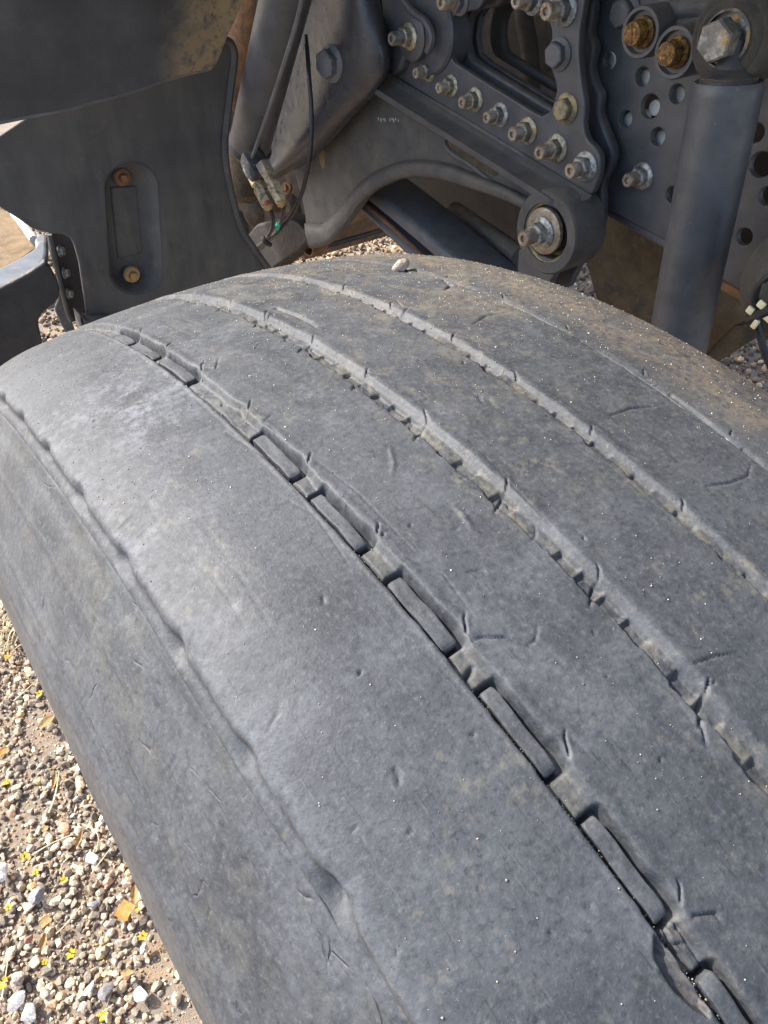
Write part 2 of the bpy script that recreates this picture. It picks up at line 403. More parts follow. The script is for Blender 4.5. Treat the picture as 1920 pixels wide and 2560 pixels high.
# cracks, cuts and scuffs
ROW0 = 0
def cut(pts, w, depth, lip=0.0, taper=True, dust=0.0):
    """a slit along (t, s) points"""
    global H, DUST
    P = np.array(pts, float); n = len(P) - 1; m = w * 3 + 2
    c0, c1 = np.searchsorted(TC, [P[:, 0].min() - m, P[:, 0].max() + m]); r0, r1 = np.searchsorted(SR, [P[:, 1].min() - m, P[:, 1].max() + m])
    if c1 <= c0 or r1 <= r0: return
    X = T2[r0:r1, c0:c1]; Y = S2[r0:r1, c0:c1]; best = np.full(X.shape, 1e9); sg = np.zeros(X.shape); wt = np.ones(X.shape)
    for i in range(n):
        a, b = P[i], P[i + 1]; ab = b - a; L = ab @ ab + 1e-9
        t = np.clip(((X - a[0]) * ab[0] + (Y - a[1]) * ab[1]) / L, 0, 1)
        dx, dy = X - a[0] - t * ab[0], Y - a[1] - t * ab[1]; d = np.hypot(dx, dy); k = d < best
        best = np.where(k, d, best); sg = np.where(k, np.sign(ab[0] * dy - ab[1] * dx), sg)
        if taper: wt = np.where(k, 1 - np.abs((i + t) / n - 0.4) ** 2 * 2.0, wt)
    wt = np.clip(wt, 0.05, 1); g = np.exp(-(best / w) ** 2) * wt
    H[r0:r1, c0:c1] -= depth * g
    if lip: H[r0:r1, c0:c1] += lip * wt * np.exp(-((best - w * 1.7) / (w * 1.1)) ** 2) * (sg > 0)
    if dust: DUST[r0:r1, c0:c1] += dust * np.exp(-(best / (w * 2)) ** 2)
def hook(x, s0, k=1.0, seed=0):
    q = random.Random(seed); L = k * q.uniform(0.35, 1.25)
    cut([(x - 1.6, s0 - 0.6), (x - 0.9, s0 + 0.2), (x - 0.2, s0 + 1.4 * L), (x + 1.0, s0 + 3.6 * L), (x + 2.2 + q.uniform(-1.5, 1), s0 + 5.0 * L)], 0.30, 1.5, 0.1)
    if q.random() < 0.2:
        cut([(x, s0 + 1), (x + 3 * L, s0 - 1 + q.uniform(-3, 2)), (x + 7 * L, s0 + q.uniform(-5, 5))], 0.32, 1.0)
for i, s0 in enumerate(TEAR1): hook(-64.6, s0, 1.0, i)
for i, s0 in enumerate(TEAR2): hook(-19.2, s0, 0.9, 40 + i); cut([(-22, s0 - 1), (-28, s0 - 4), (-31, s0 - 6)], 0.5, 1.3)
for i, s0 in enumerate(TEAR3): hook(26.4, s0, 0.8, 80 + i)
for i, s0 in enumerate(TEAR4): hook(76.0, s0, 0.6, 120 + i)
PXCUT = [([(1678, 984), (1750, 1035), (1823, 1094)], 0.6, 1.6), ([(1860, 1120), (1910, 1160)], 0.6, 1.6), ([(289, 1331), (315, 1305), (342, 1278)], 0.35, 0.45), ([(300, 1340), (330, 1312), (357, 1288)], 0.3, 0.35), ([(340, 1352), (372, 1318)], 0.3, 0.3),
         ([(1183, 1603), (1202, 1593), (1265, 1593), (1313, 1607), (1347, 1624)], 0.4, 1.0), ([(1631, 2205), (1626, 2234), (1634, 2246), (1629, 2262)], 0.3, 0.9),
         ([(1373, 2328), (1380, 2340), (1412, 2354)], 0.4, 0.8), ([(1192, 1906), (1205, 1909), (1216, 1921)], 0.35, 0.9), ([(985, 1922), (997, 1938), (996, 1967)], 0.35, 0.9),
         ([(806, 1492), (809, 1512)], 0.35, 0.8), ([(1752, 1800), (1760, 1832), (1768, 1867)], 0.4, 1.1), ([(1735, 1660), (1790, 1640), (1850, 1632)], 0.35, 0.9),
         ([(1135, 1265), (1160, 1290), (1180, 1325), (1205, 1345)], 0.8, -0.5), ([(975, 1120), (985, 1160), (978, 1190)], 0.7, -0.5), ([(1525, 1040), (1580, 1020), (1640, 1015)], 0.45, 1.0),
         ([(1765, 1215), (1830, 1205), (1870, 1190), (1878, 1160)], 0.45, 0.9), ([(1170, 1430), (1200, 1425), (1216, 1437)], 0.35, 0.8), ([(1620, 1475), (1660, 1500), (1672, 1490)], 0.6, -0.5),
         ([(690, 770), (735, 785), (775, 805), (790, 818)], 0.7, 1.9), ([(660, 795), (668, 775), (700, 768)], 0.4, 1.0), 
         ([(1185, 810), (1215, 790), (1270, 782)], 0.5, 0.9), ([(1110, 700), (1128, 712), (1110, 725)], 0.8, 1.4), ([(1500, 2120), (1525, 2150)], 0.3, 0.6), ([(880, 2080), (893, 2062)], 0.3, 0.5),
         ([(1000, 790), (1022, 770)], 0.5, 0.9), ([(1195, 990), (1210, 1010)], 0.4, 0.9), ([(1660, 2300), (1700, 2330), (1715, 2310)], 0.35, 1.0), ([(1735, 2290), (1790, 2285), (1800, 2300)], 0.4, 1.2)]
for pts, w, dp in PXCUT: cut([hit(u, v) for u, v in pts], w, dp)
for i in range(26):
    t0 = random.uniform(-126, 120); s0 = random.uniform(-205, 200); cut([(t0, s0), (t0 + random.uniform(-.6, .6), s0 + random.uniform(.2, .9))], 0.38, random.uniform(0.7, 1.6), taper=False)
for i in range(60):
    t0 = random.uniform(-126, 120); s0 = random.uniform(-205, 230); an = random.gauss(0.6, 0.7); L = random.choice((1.2, 2, 3.5, 6, 9)) * random.uniform(0.6, 1.3)
    p = [(t0, s0)]
    for k in range(3): an += random.gauss(0, 0.4); p.append((p[-1][0] + math.cos(an) * L / 3, p[-1][1] + math.sin(an) * L / 3))
    cut(p, random.uniform(0.2, 0.32), random.uniform(0.2, 0.8))
for i in range(46):                                     # faint long drag scratches
    t0 = random.uniform(-120, 60); s0 = random.uniform(-200, 160); L = random.uniform(15, 60)
    cut([(t0, s0), (t0 + random.uniform(-3, 3), s0 + L * 0.5), (t0 + random.uniform(-6, 6), s0 + L)], 0.28, 0.22)
# rubber torn back beside the outer groove, close to the camera
poly = np.array([hit(u, v) for u, v in [(1631, 2335), (1634, 2395), (1662, 2450), (1694, 2489), (1730, 2520), (1775, 2548), (1765, 2500), (1725, 2445), (1690, 2400), (1655, 2350)]])
r0, r1 = np.searchsorted(SR, [poly[:, 1].min() - 4, poly[:, 1].max() + 4]); c0, c1 = np.searchsorted(TC, [poly[:, 0].min() - 4, poly[:, 0].max() + 4])
X, Y = T2[r0:r1, c0:c1], S2[r0:r1, c0:c1]; ins = np.zeros(X.shape, bool); dmin = np.full(X.shape, 1e9)
for i in range(len(poly)):
    a, b = poly[i], poly[(i + 1) % len(poly)]
    cr = ((a[1] > Y) != (b[1] > Y)) & (X < (b[0] - a[0]) * (Y - a[1]) / (b[1] - a[1] + 1e-9) + a[0]); ins ^= cr
    ab = b - a; t = np.clip(((X - a[0]) * ab[0] + (Y - a[1]) * ab[1]) / (ab @ ab), 0, 1); dmin = np.minimum(dmin, np.hypot(X - a[0] - t * ab[0], Y - a[1] - t * ab[1]))
H[r0:r1, c0:c1] -= np.where(ins, np.minimum(dmin / 0.8, 1) * (1.5 + 1.6 * fbm(X * 0.9 + Y * 0.5, Y * 0.12 + 60, 91, 3)), 0)
H[r0:r1, c0:c1] += np.where(~ins, 0.4 * np.exp(-(dmin / 1.4) ** 2), 0)
BROWN[r0:r1, c0:c1] += np.where(ins, 0.35, 0)
cut([hit(u, v) for u, v in [(1672, 2320), (1690, 2370), (1722, 2410), (1745, 2440), (1768, 2470)]], 0.5, 1.8)
cut([hit(u, v) for u, v in [(1700, 2310), (1725, 2345), (1748, 2380), (1770, 2420)]], 0.35, 1.2)
cut([hit(u, v) for u, v in [(1130 + 540, 2368), (1730, 2360)]], 0.35, 1.0)
cut([hit(u, v) for u, v in [(1168, 1688), (1184, 1660)]], 0.7, 2.6)
FX = np.clip(DUST, 0, 1), np.clip(BROWN, 0, 1), np.clip(PALE, 0, 1)

def grid_faces(nr, nc, wrap_rows=True):
    i = np.arange(nr - (0 if wrap_rows else 1)); j = np.arange(nc - 1); I, J = np.meshgrid(i, j, indexing='ij'); I2 = (I + 1) % nr
    return np.stack([I * nc + J, I2 * nc + J, I2 * nc + J + 1, I * nc + J + 1], -1).reshape(-1, 4)
def rubber(name, side=False):
    t = NT(name); a = t.attr('wear'); sp = t.n.new('ShaderNodeSeparateColor'); t.l.new(a.outputs['Color'], sp.inputs[0])
    def streak(ang, sc, lo, hi, am):
        mpn = t.n.new('ShaderNodeMapping'); mpn.inputs['Rotation'].default_value = (0, 0, math.radians(ang)); mpn.inputs['Scale'].default_value = sc
        t.l.new(t.tc.outputs['Object'], mpn.inputs['Vector']); return t.ramp(t.noise(1.0, 1, 0.5, mpn.outputs[0]), lo, hi, 0, am)
    fine = t.noise(1100, 2, 0.6); spk = t.noise(520, 3, 0.65); mid = t.noise(95, 5, 0.65); big = t.noise(15, 3, 0.5)
    c = t.mix(t.ramp(big, 0.32, 0.68), (0.026, 0.029, 0.034), (0.050, 0.054, 0.060))
    c = t.mix(t.ramp(mid, 0.42, 0.68, 0, 0.5), c, (0.074, 0.079, 0.087))
    c = t.mix(t.ramp(spk, 0.54, 0.70, 0, 0.42), c, (0.115, 0.118, 0.120))
    c = t.mix(t.ramp(spk, 0.46, 0.34, 0, 0.55), c, (0.016, 0.017, 0.020))
    c = t.mix(t.ramp(fine, 0.60, 0.74, 0, 0.32), c, (0.14, 0.14, 0.138))
    c = t.mix(streak(38, (1500, 60, 60), 0.71, 0.77, 0.22), c, (0.13, 0.134, 0.138))
    c = t.mix(streak(-24, (1300, 75, 75), 0.71, 0.77, 0.5), c, (0.012, 0.013, 0.015))
    c = t.mix(streak(78, (1400, 110, 110), 0.71, 0.77, 0.25), c, (0.13, 0.13, 0.127))
    brk = t.ramp(t.noise(330, 4, 0.7), 0.36, 0.62)
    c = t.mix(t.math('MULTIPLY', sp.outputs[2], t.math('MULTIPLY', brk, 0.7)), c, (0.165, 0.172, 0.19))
    c = t.mix(t.math('MULTIPLY', sp.outputs[1], t.math('MULTIPLY', brk, 0.9)), c, (0.150, 0.118, 0.080))
    c = t.mix(t.math('MULTIPLY', sp.outputs[0], t.math('ADD', t.math('MULTIPLY', brk, 0.65), 0.2)), c, (0.150, 0.140, 0.105))
    nm = t.bump(mid, 0.0008, 0.16); nm = t.bump(fine, 0.0003, 0.4, nm)
    if side:
        ck = t.cracks(95, 0.004, 0.03, 60, 0.58, 0.70, (1, 0.45, 0.45)); nm = t.bump(t.math('SUBTRACT', 1.0, ck), 0.0009, 0.8, nm)
    rg = t.ramp(mid, 0.3, 0.7, 0.57, 0.72)
    return t.done(c, rg, 0.0, nm, 0.42)
M_RUB = rubber('worn_rubber'); M_SIDE = rubber('sidewall_rubber', True)
def wear_attr(me, arrs):
    d = np.stack([x.ravel() for x in arrs] + [np.ones(arrs[0].size)], -1).astype(np.float32)
    ca = me.color_attributes.new('wear', 'FLOAT_COLOR', 'POINT'); ca.data.foreach_set('color', d.ravel())
wheel = thing('truck_wheel', 'huge bald cracked black truck tyre with worn grooves filling the foreground', 'truck tyre', (0, 0, HW))
V = wrap(T2, S2, H).reshape(-1, 3)
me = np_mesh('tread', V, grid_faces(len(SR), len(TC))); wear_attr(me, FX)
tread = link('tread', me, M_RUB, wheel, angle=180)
tread['label'] = 'bald grey tread with four worn grooves and many cuts'
# raised stone-ejector blocks in the outer groove, a part each
def block_mesh(a, b, seed):
    q = random.Random(seed); L = a - b; nt, ns, nh = 7, 26, 4; bm = bmesh.new()
    bmesh.ops.create_cube(bm, size=1.0); bmesh.ops.subdivide_edges(bm, edges=bm.edges[:], cuts=9, use_grid_fill=True)
    P = np.array([v.co[:] for v in bm.verts]); wl, wr = -74.0 + q.uniform(-.3, .3), -69.2 + q.uniform(-.6, .4); top = -1.5 + q.uniform(-0.8, 0.5)
    g = P * 2; rr = 0.86
    for ax in range(3):                                    # rounded edges
        pass
    q3 = np.abs(g); ex = np.clip((q3 - rr) / (1 - rr), 0, 1); ln = np.linalg.norm(ex, axis=1, keepdims=True); sc_ = np.where(ln > 1, 1 / np.maximum(ln, 1e-9), 1)
    g = np.sign(g) * np.where(q3 > rr, rr + (1 - rr) * ex * sc_, q3)
    s = (a + b) / 2 + g[:, 1] * L / 2; hh = top - 3.2 + g[:, 2] * 3.2; tt = (wl + wr) / 2 + g[:, 0] * (wr - wl) / 2
    tt = tt + 0.9 * (fbm(s / 5 + 70, hh * 0 + seed, 7, 3) - 0.5) + 0.5 * (g[:, 2] < 0) * g[:, 0]
    hh = hh + (g[:, 2] > 0) * (0.9 * (fbm(s / 6 + 200, tt / 3, seed, 3) - 0.5) - 0.5 * np.clip(np.abs(g[:, 1]) - 0.75, 0, 1) * 3)
    Q = wrap(tt, s, hh)
    for v, p in zip(bm.verts, Q): v.co = p
    return bm_mesh(bm)
for i, (a, b) in enumerate(BLK[:9]):
    bme = block_mesh(a, b, i + 3); n = len(bme.vertices); z = np.zeros(n); wear_attr(bme, (z + 0.05, z, z + 0.12))
    link('groove_block', bme, M_RUB, tread, angle=50)
# side walls
def sidewall(name, side):
    pts = [(130.6, 492.2), (131.8, 493.9), (132.8, 494.7), (134.2, 493.7), (136.8, 489.8), (141, 485), (147.5, 474), (155, 460), (161.5, 444), (166.5, 426), (168.8, 408), (168.5, 390), (165.5, 370), (159, 350), (149, 330), (137, 312), (124, 298), (117, 288), (108, 286)]
    c = crom([(x, r, 0) for x, r in pts], 13 if side < 0 else 5); X = np.array([p.x for p in c]); Rr = np.array([p.y for p in c])
    ph = np.concatenate([np.arange(-math.pi, -1.0, 0.02), np.arange(-1.0, -0.56, 0.01), np.arange(-0.56, 0.5, 0.0018 if side < 0 else 0.02), np.arange(0.5, 1.0, 0.01), np.arange(1.0, math.pi, 0.02)])
    XX, PH = np.meshgrid(X, ph); RR = np.meshgrid(Rr, ph)[0]; S = PH * 500
    dx = np.gradient(X); dr = np.gradient(Rr); L = np.hypot(dx, dr); nx, nr = -dr / L, dx / L
    h = 0.7 * (fbm(RR / 20, S / 40 + 90, 201, 3) - 0.5)
    for r_, w_, a_ in ((476, 1.0, 0.5), (452, 2.0, 1.3), (447, 1.6, -1.2), (436, 2.5, 1.1), (428, 1.2, -0.9), (398, 2.0, 1.2), (350, 2.5, 1.0)): h += a_ * np.exp(-((RR - r_) / w_) ** 2)
    for q in range(240 if side < 0 else 0):
        rq = random.uniform(430, 492); sq = random.uniform(-260, 240); an = random.gauss(0.2, 0.5) if random.random() < 0.6 else random.uniform(-1.6, 1.6); L_ = random.uniform(2, 12)
        ca, sa = math.cos(an), math.sin(an)
        m = (np.abs(RR - rq) < 14) & (np.abs(S - sq) < 14)
        dR = RR[m] - rq; dS = S[m] - sq; al = dS * ca + dR * sa; ac = -dS * sa + dR * ca + 0.08 * al ** 2 * random.uniform(-1, 1)
        h[m] -= random.uniform(0.25, 0.9) * np.exp(-(ac / 0.45) ** 2) * np.clip(1 - (al / L_ * 2) ** 2, 0, 1)
    nx_ = np.meshgrid(nx, ph)[0]; nr_ = np.meshgrid(nr, ph)[0]; sgn = side
    xx = sgn * (XX + np.abs(nx_) * h); rr = RR + nr_ * h * 0
    V = np.stack([xx * 0.001, rr * 0.001 * np.sin(PH), HW + rr * 0.001 * np.cos(PH)], -1).reshape(-1, 3)
    F = grid_faces(len(ph), len(X));
    if side > 0: F = F[:, ::-1]
    me = np_mesh(name, V, F)
    z = fbm(RR / 10, S / 14 + 80, 205, 4); wear_attr(me, (0.22 * sstep(0.5, 0.7, z), 0.25 * sstep(440, 420, RR), 0.25 * sstep(0.4, 0.65, fbm(RR / 16 + 30, S / 22 + 80, 206, 4))))
    return link(name, me, M_SIDE, wheel, angle=180)
sw = sidewall('sidewall', -1); sw['label'] = 'outer sidewall with faint ribs and fine cracks'
sidewall('sidewall', 1)
M_RIM = worn('wheel_steel', (0.32, 0.33, 0.34), [((0.10, 0.08, 0.06), 30, 0.45, 0.7, 0.7)], 0.5, 0.4)
AXM = frame((0, 0, HW), (-1, 0, 0))
link('rim', lathe([(0.292, 0.118), (0.288, 0.128), (0.276, 0.128), (0.27, 0.11), (0.262, 0.08), (0.258, 0.0), (0.262, -0.09), (0.285, -0.118), (0.294, -0.112), (0.27, -0.08), (0.266, 0.0), (0.27, 0.09), (0.28, 0.112)], AXM, 64, True), M_RIM, wheel)
link('wheel_disc', lathe([(0.262, 0.06), (0.23, 0.05), (0.17, 0.075), (0.15, 0.095), (0.09, 0.095), (0.085, 0.13), (0.04, 0.135), (0, 0.135)], AXM, 64), M_RIM, wheel)
nutm = lathe([(0.019, 0), (0.019, 0.004), (0.0145, 0.006), (0.0145, 0.024), (0.011, 0.026), (0, 0.026)], Matrix.Identity(4), 6); nutm.materials.append(M_RIM)
for k in range(10):
    a = 2 * math.pi * k / 10; place('wheel_nut', nutm, frame((-0.094, 0.1225 * math.cos(a), HW + 0.1225 * math.sin(a)), (-1, 0, 0)), wheel)
# ------------------------------------------------------------------ ground and gravel
def ground_mat():
    t = NT('soil'); n = t.noise(9, 5); f = t.noise(160, 6, 0.7); v = t.vor(85)
    c = t.mix(t.ramp(n, 0.35, 0.65), (0.30, 0.21, 0.125), (0.17, 0.12, 0.085))
    c = t.mix(t.ramp(f, 0.4, 0.65, 0, 0.7), c, (0.36, 0.27, 0.18))
    bw_ = t.n.new('ShaderNodeRGBToBW'); t.l.new(v.outputs['Color'], bw_.inputs[0])
    c2 = t.mix(t.ramp(bw_.outputs[0], 0.2, 0.8, 0.0, 0.8), c, (0.20, 0.175, 0.15))
    nm = t.bump(f, 0.004, 0.8); nm = t.bump(t.noise(600, 4), 0.001, 0.7, nm)
    return t.done(c2, 0.95, 0, nm)
M_SOIL = ground_mat()
n = 60; gx = np.concatenate([np.linspace(-60, -1.5, 8), np.linspace(-1.2, 3.5, n), np.linspace(5, 60, 8)]); gy = np.concatenate([np.linspace(-60, -1.2, 8), np.linspace(-0.8, 5, n), np.linspace(7, 60, 8)])
X, Y = np.meshgrid(gx, gy); Z = -0.010 + 0.012 * (fbm(X * 2.2 + 100, Y * 2.2 + 100, 301, 4) - 0.5) * (np.hypot(X, Y) < 6)
tag(link('ground', np_mesh('ground', np.stack([X, Y, Z], -1).reshape(-1, 3), grid_faces(len(gy), len(gx), False)), M_SOIL), None, None, kind='structure')

def ico(sub):
    bm = bmesh.new(); bmesh.ops.create_icosphere(bm, subdivisions=sub, radius=1.0)
    V = np.array([v.co[:] for v in bm.verts]); F = np.array([[v.index for v in f.verts] for f in bm.faces]); bm.free(); return V, F
def stone_shape(sub, seed, cuts=9, rough=0.16):
    r = np.random.default_rng(seed); V, F = ico(sub); V = V.copy()
    for k in range(cuts):
        d = r.normal(size=3); d /= np.linalg.norm(d); o = r.uniform(0.45, 0.80); q = V @ d; V = V - np.where(q > o, (q - o) * 0.9, 0)[:, None] * d
    V *= 1 + rough * (r.random((len(V), 1)) - 0.5); V *= r.uniform(0.75, 1.25, 3); return V, F
def rot3(r):
    q = r.normal(size=4); q /= np.linalg.norm(q); w, x, y, z = q
    return np.array([[1 - 2 * (y * y + z * z), 2 * (x * y - z * w), 2 * (x * z + y * w)], [2 * (x * y + z * w), 1 - 2 * (x * x + z * z), 2 * (y * z - x * w)], [2 * (x * z - y * w), 2 * (y * z + x * w), 1 - 2 * (x * x + y * y)]])
def stone_mat():
    t = NT('gravel_stone'); a = t.attr('tint'); f = t.noise(420, 4, 0.7); g = t.noise(90, 3)
    hs = t.n.new('ShaderNodeHueSaturation'); t.l.new(a.outputs['Color'], hs.inputs['Color']); t.l.new(t.ramp(f, 0.3, 0.7, 0.45, 1.45), hs.inputs['Value'])
    return t.done(hs.outputs[0], 0.85, 0, t.bump(f, 0.0012, 0.7))
M_STONE = stone_mat()
PAL = np.array([(0.155, 0.14, 0.125), (0.20, 0.178, 0.155), (0.26, 0.23, 0.195), (0.10, 0.092, 0.085), (0.31, 0.265, 0.215), (0.38, 0.31, 0.23), (0.33, 0.22, 0.16), (0.55, 0.48, 0.40), (0.13, 0.118, 0.11), (0.44, 0.33, 0.18)])
PW = np.array([.2, .2, .16, .12, .1, .07, .05, .03, .05, .02]); PW /= PW.sum()
def gravel(name, label, region, spacing, sub, smin, smax, seed, keep, tint=(1.48, 1.34, 1.14)):
    r = np.random.default_rng(seed); shapes = [stone_shape(sub, seed * 50 + k) for k in range(14)]; VV = []; FF = []; CC = []; n0 = 0
    x0, x1, y0, y1 = region
    for x in np.arange(x0, x1, spacing):
        for y in np.arange(y0, y1, spacing):
            px_, py_ = x + r.uniform(-.6, .6) * spacing, y + r.uniform(-.6, .6) * spacing
            if not keep(px_, py_, r): continue
            V, F = shapes[r.integers(14)]; sz = smin * (smax / smin) ** (r.random() ** 1.6) * 0.5
            Q = (V * sz) @ rot3(r).T; Q[:, 2] *= 0.85; z = -0.010 + sz * r.uniform(0.25, 0.95)
            VV.append(Q + (px_, py_, z)); FF.append(F + n0); n0 += len(V); c = PAL[r.choice(len(PAL), p=PW)] * tint * r.uniform(0.75, 1.8); CC.append(np.tile(np.append(c, 1), (len(V), 1)))
    me = np_mesh(name, np.concatenate(VV), np.concatenate(FF)); ca = me.color_attributes.new('tint', 'FLOAT_COLOR', 'POINT'); ca.data.foreach_set('color', np.concatenate(CC).astype(np.float32).ravel())
    o = link(name, me, M_STONE, None, angle=24 if sub > 1 else 60); return tag(o, label, 'gravel', kind='stuff')
def soil(x, y): return float(fbm(np.array([x * 5.0 + 40]), np.array([y * 5.0 + 40]), 311, 3)[0])
def keep_near(x, y, r):
    s = soil(x, y); bare = ((x + 0.205) / 0.05) ** 2 + ((y - 0.19) / 0.11) ** 2 < 1 or ((x + 0.20) / 0.05) ** 2 + ((y - 0.74) / 0.06) ** 2 < 1
    return r.random() < (0.25 if bare else (0.45 if s > 0.60 else 1.0))
gravel('gravel', 'loose grey and tan gravel in full sun left of the tyre', (-0.60, -0.10, -0.08, 1.36), 0.0084, 2, 0.005, 0.0175, 5, keep_near)
gravel('gravel', 'fine pale grit filling the gaps between the sunlit stones', (-0.56, -0.06, 0.0, 1.30), 0.0072, 1, 0.002, 0.006, 8, lambda x, y, r: r.random() < 0.9)
def in_view(x, y, r):
    u, v, z = proj((x, y, 0)); return -250 < u < 2200 and -100 < v < 1500 and r.random() < 0.93
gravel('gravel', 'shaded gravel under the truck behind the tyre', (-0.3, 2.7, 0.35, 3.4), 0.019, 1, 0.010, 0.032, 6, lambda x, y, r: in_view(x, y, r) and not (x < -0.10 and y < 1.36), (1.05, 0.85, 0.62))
def one_stone(name, label, u, v, size, col, seed, asp=(1, 1, 0.7), group=None, rz=0.0):
    V, F = stone_shape(3, seed, 14, 0.07); p = onz(u, v, 0.006); V = V * np.array(asp) * size * 0.36
    c, s = math.cos(rz), math.sin(rz); V = V @ np.array([[c, s, 0], [-s, c, 0], [0, 0, 1]])
    V = V + np.array((p.x, p.y, max(0.004, -V[:, 2].min() - 0.001))); me = np_mesh(name, V, F)
    ca = me.color_attributes.new('tint', 'FLOAT_COLOR', 'POINT'); ca.data.foreach_set('color', np.tile(np.array((*col, 1), np.float32), (len(V), 1)).ravel())
    o = link(name, me, M_STONE, None, angle=30); return tag(o, label, 'stone', group)
one_stone('stone', 'large white stone cut by the left edge of the picture', 4, 2180, 0.050, (0.72, 0.68, 0.64), 901, (1, 1.25, .7))
one_stone('stone', 'bright white oval stone lying alone halfway along the tyre edge', 228, 2146, 0.030, (0.75, 0.72, 0.72), 902, (.85, 1.1, .7))
one_stone('stone', 'flat pink stone with a white face beside a straw', 76, 2118, 0.026, (0.50, 0.36, 0.30), 903, (1.25, .8, .6), rz=0.5)
one_stone('stone', 'white rounded stone at the very bottom left of the gravel', 70, 2535, 0.036, (0.74, 0.70, 0.67), 904)
one_stone('stone', 'grey and white lumpy stone near the bottom left', 42, 2505, 0.040, (0.48, 0.44, 0.42), 905)
one_stone('stone', 'angular pale brown stone left of the bare soil', 48, 2448, 0.034, (0.42, 0.35, 0.31), 906, (1.1, .9, .8))
one_stone('stone', 'pale mottled stone at the edge of the tan soil', 350, 2487, 0.030, (0.56, 0.50, 0.50), 907)
one_stone('stone', 'slender white stone under a yellow flower by the tyre', 358, 2372, 0.030, (0.66, 0.62, 0.55), 908, (.55, 1.3, .6), rz=-0.3)
one_stone('stone', 'small white wedge stone low in the gravel', 222, 2470, 0.026, (0.72, 0.70, 0.64), 909, (1.4, .6, .5), rz=0.3)
one_stone('stone', 'dull red stone beside a curled pale leaf', 72, 2345, 0.024, (0.36, 0.17, 0.12), 910)
one_stone('stone', 'rough dark grey stone, largest of the dark ones', 262, 2478, 0.040, (0.19, 0.18, 0.18), 911)
one_stone('stone', 'mottled light grey stone in the middle of the gravel', 235, 2260, 0.028, (0.40, 0.37, 0.37), 912)
one_stone('stone', 'pitted dark grey stone left of the straw end', 90, 2240, 0.036, (0.26, 0.25, 0.25), 913, (1, 1.2, .7))
one_stone('stone', 'white pebble tucked against the tyre where the soil is bare', 172, 1864, 0.022, (0.72, 0.68, 0.6), 914)
one_stone('stone', 'white stone against the sidewall above the leaf litter', 256, 2045, 0.024, (0.70, 0.64, 0.62), 915)
# dry straws, leaves and fallen yellow flowers
M_STRAW = worn('dry_straw', (0.62, 0.52, 0.32), [((0.40, 0.28, 0.14), 80, 0.5, 0.7, 0.6)], 0.8)
M_LEAF = worn('dry_leaf', (0.58, 0.42, 0.20), [((0.42, 0.20, 0.05), 60, 0.45, 0.65, 0.8), ((0.75, 0.66, 0.42), 120, 0.55, 0.7, 0.6)], 0.75, bump=(120, 0.002))
M_LEAF2 = worn('orange_leaf', (0.62, 0.33, 0.08), [((0.70, 0.50, 0.20), 70, 0.45, 0.65, 0.8)], 0.7, bump=(120, 0.002))
M_FLOWER = worn('yellow_petal', (0.80, 0.58, 0.02), [((0.70, 0.40, 0.01), 200, 0.5, 0.7, 0.6)], 0.7)
def g3(u, v, z=0.012): return onz(u, v, z)
def straw(label, pts, r=0.0011):
    me = tube([g3(u, v, 0.014 + 0.002 * k) for k, (u, v) in enumerate(pts)], [r * 1.2, r * 0.6], 6); return tag(link('dry_straw', me, M_STRAW), label, 'straw', 'dry straws on the gravel')
straw('long pale straw crossing above the pink stone', [(80, 2138), (130, 2108), (182, 2086)])
straw('long thin straw slanting up through the middle gravel', [(140, 2335), (170, 2305), (205, 2262)], 0.0009)
straw('straight straw at the left edge near the bottom', [(4, 2500), (14, 2440), (22, 2386)], 0.001)
straw('short stout straw high in the gravel beside the tyre', [(122, 2032), (138, 1990), (148, 1930)], 0.0018)
straw('curved straw looping near the sidewall', [(205, 2060), (235, 2075), (246, 2095), (240, 2130)], 0.0008)
straw('reddish twig left of the white oval stone', [(150, 2185), (156, 2160), (175, 2140)], 0.0009)
straw('thin straw below the orange leaf near the soil', [(240, 2540), (262, 2526), (284, 2510)], 0.0009)
straw('pale straw on the bare soil patch', [(35, 1752), (60, 1730), (92, 1700)], 0.0012)
straw('straw lying against the white oval stone', [(228, 2185), (262, 2140), (278, 2118)], 0.0009)
straw('short straw at the right of the small pebbles', [(85, 2168), (105, 2160), (122, 2155)], 0.0008)
def grass_tuft():
    t = thing('dry_grass_tuft', 'bleached dry grass tuft at the left edge beside the sidewall', 'grass tuft', g3(20, 1600, 0))
    ms = []
    for k in range(26):
        b = g3(18 + random.uniform(-26, 16), 1598 + random.uniform(-50, 50), 0.002); an = random.uniform(0, 6.28); L = random.uniform(0.03, 0.075)
        e = b + Vector((math.cos(an) * L * .8, math.sin(an) * L * .8, random.uniform(0.012, 0.03))); m = (b + e) / 2 + Vector((0, 0, 0.012))
        link('blade', tube([b, m, e], [0.0013, 0.0004], 5, sub=4), M_STRAW, t)
grass_tuft()
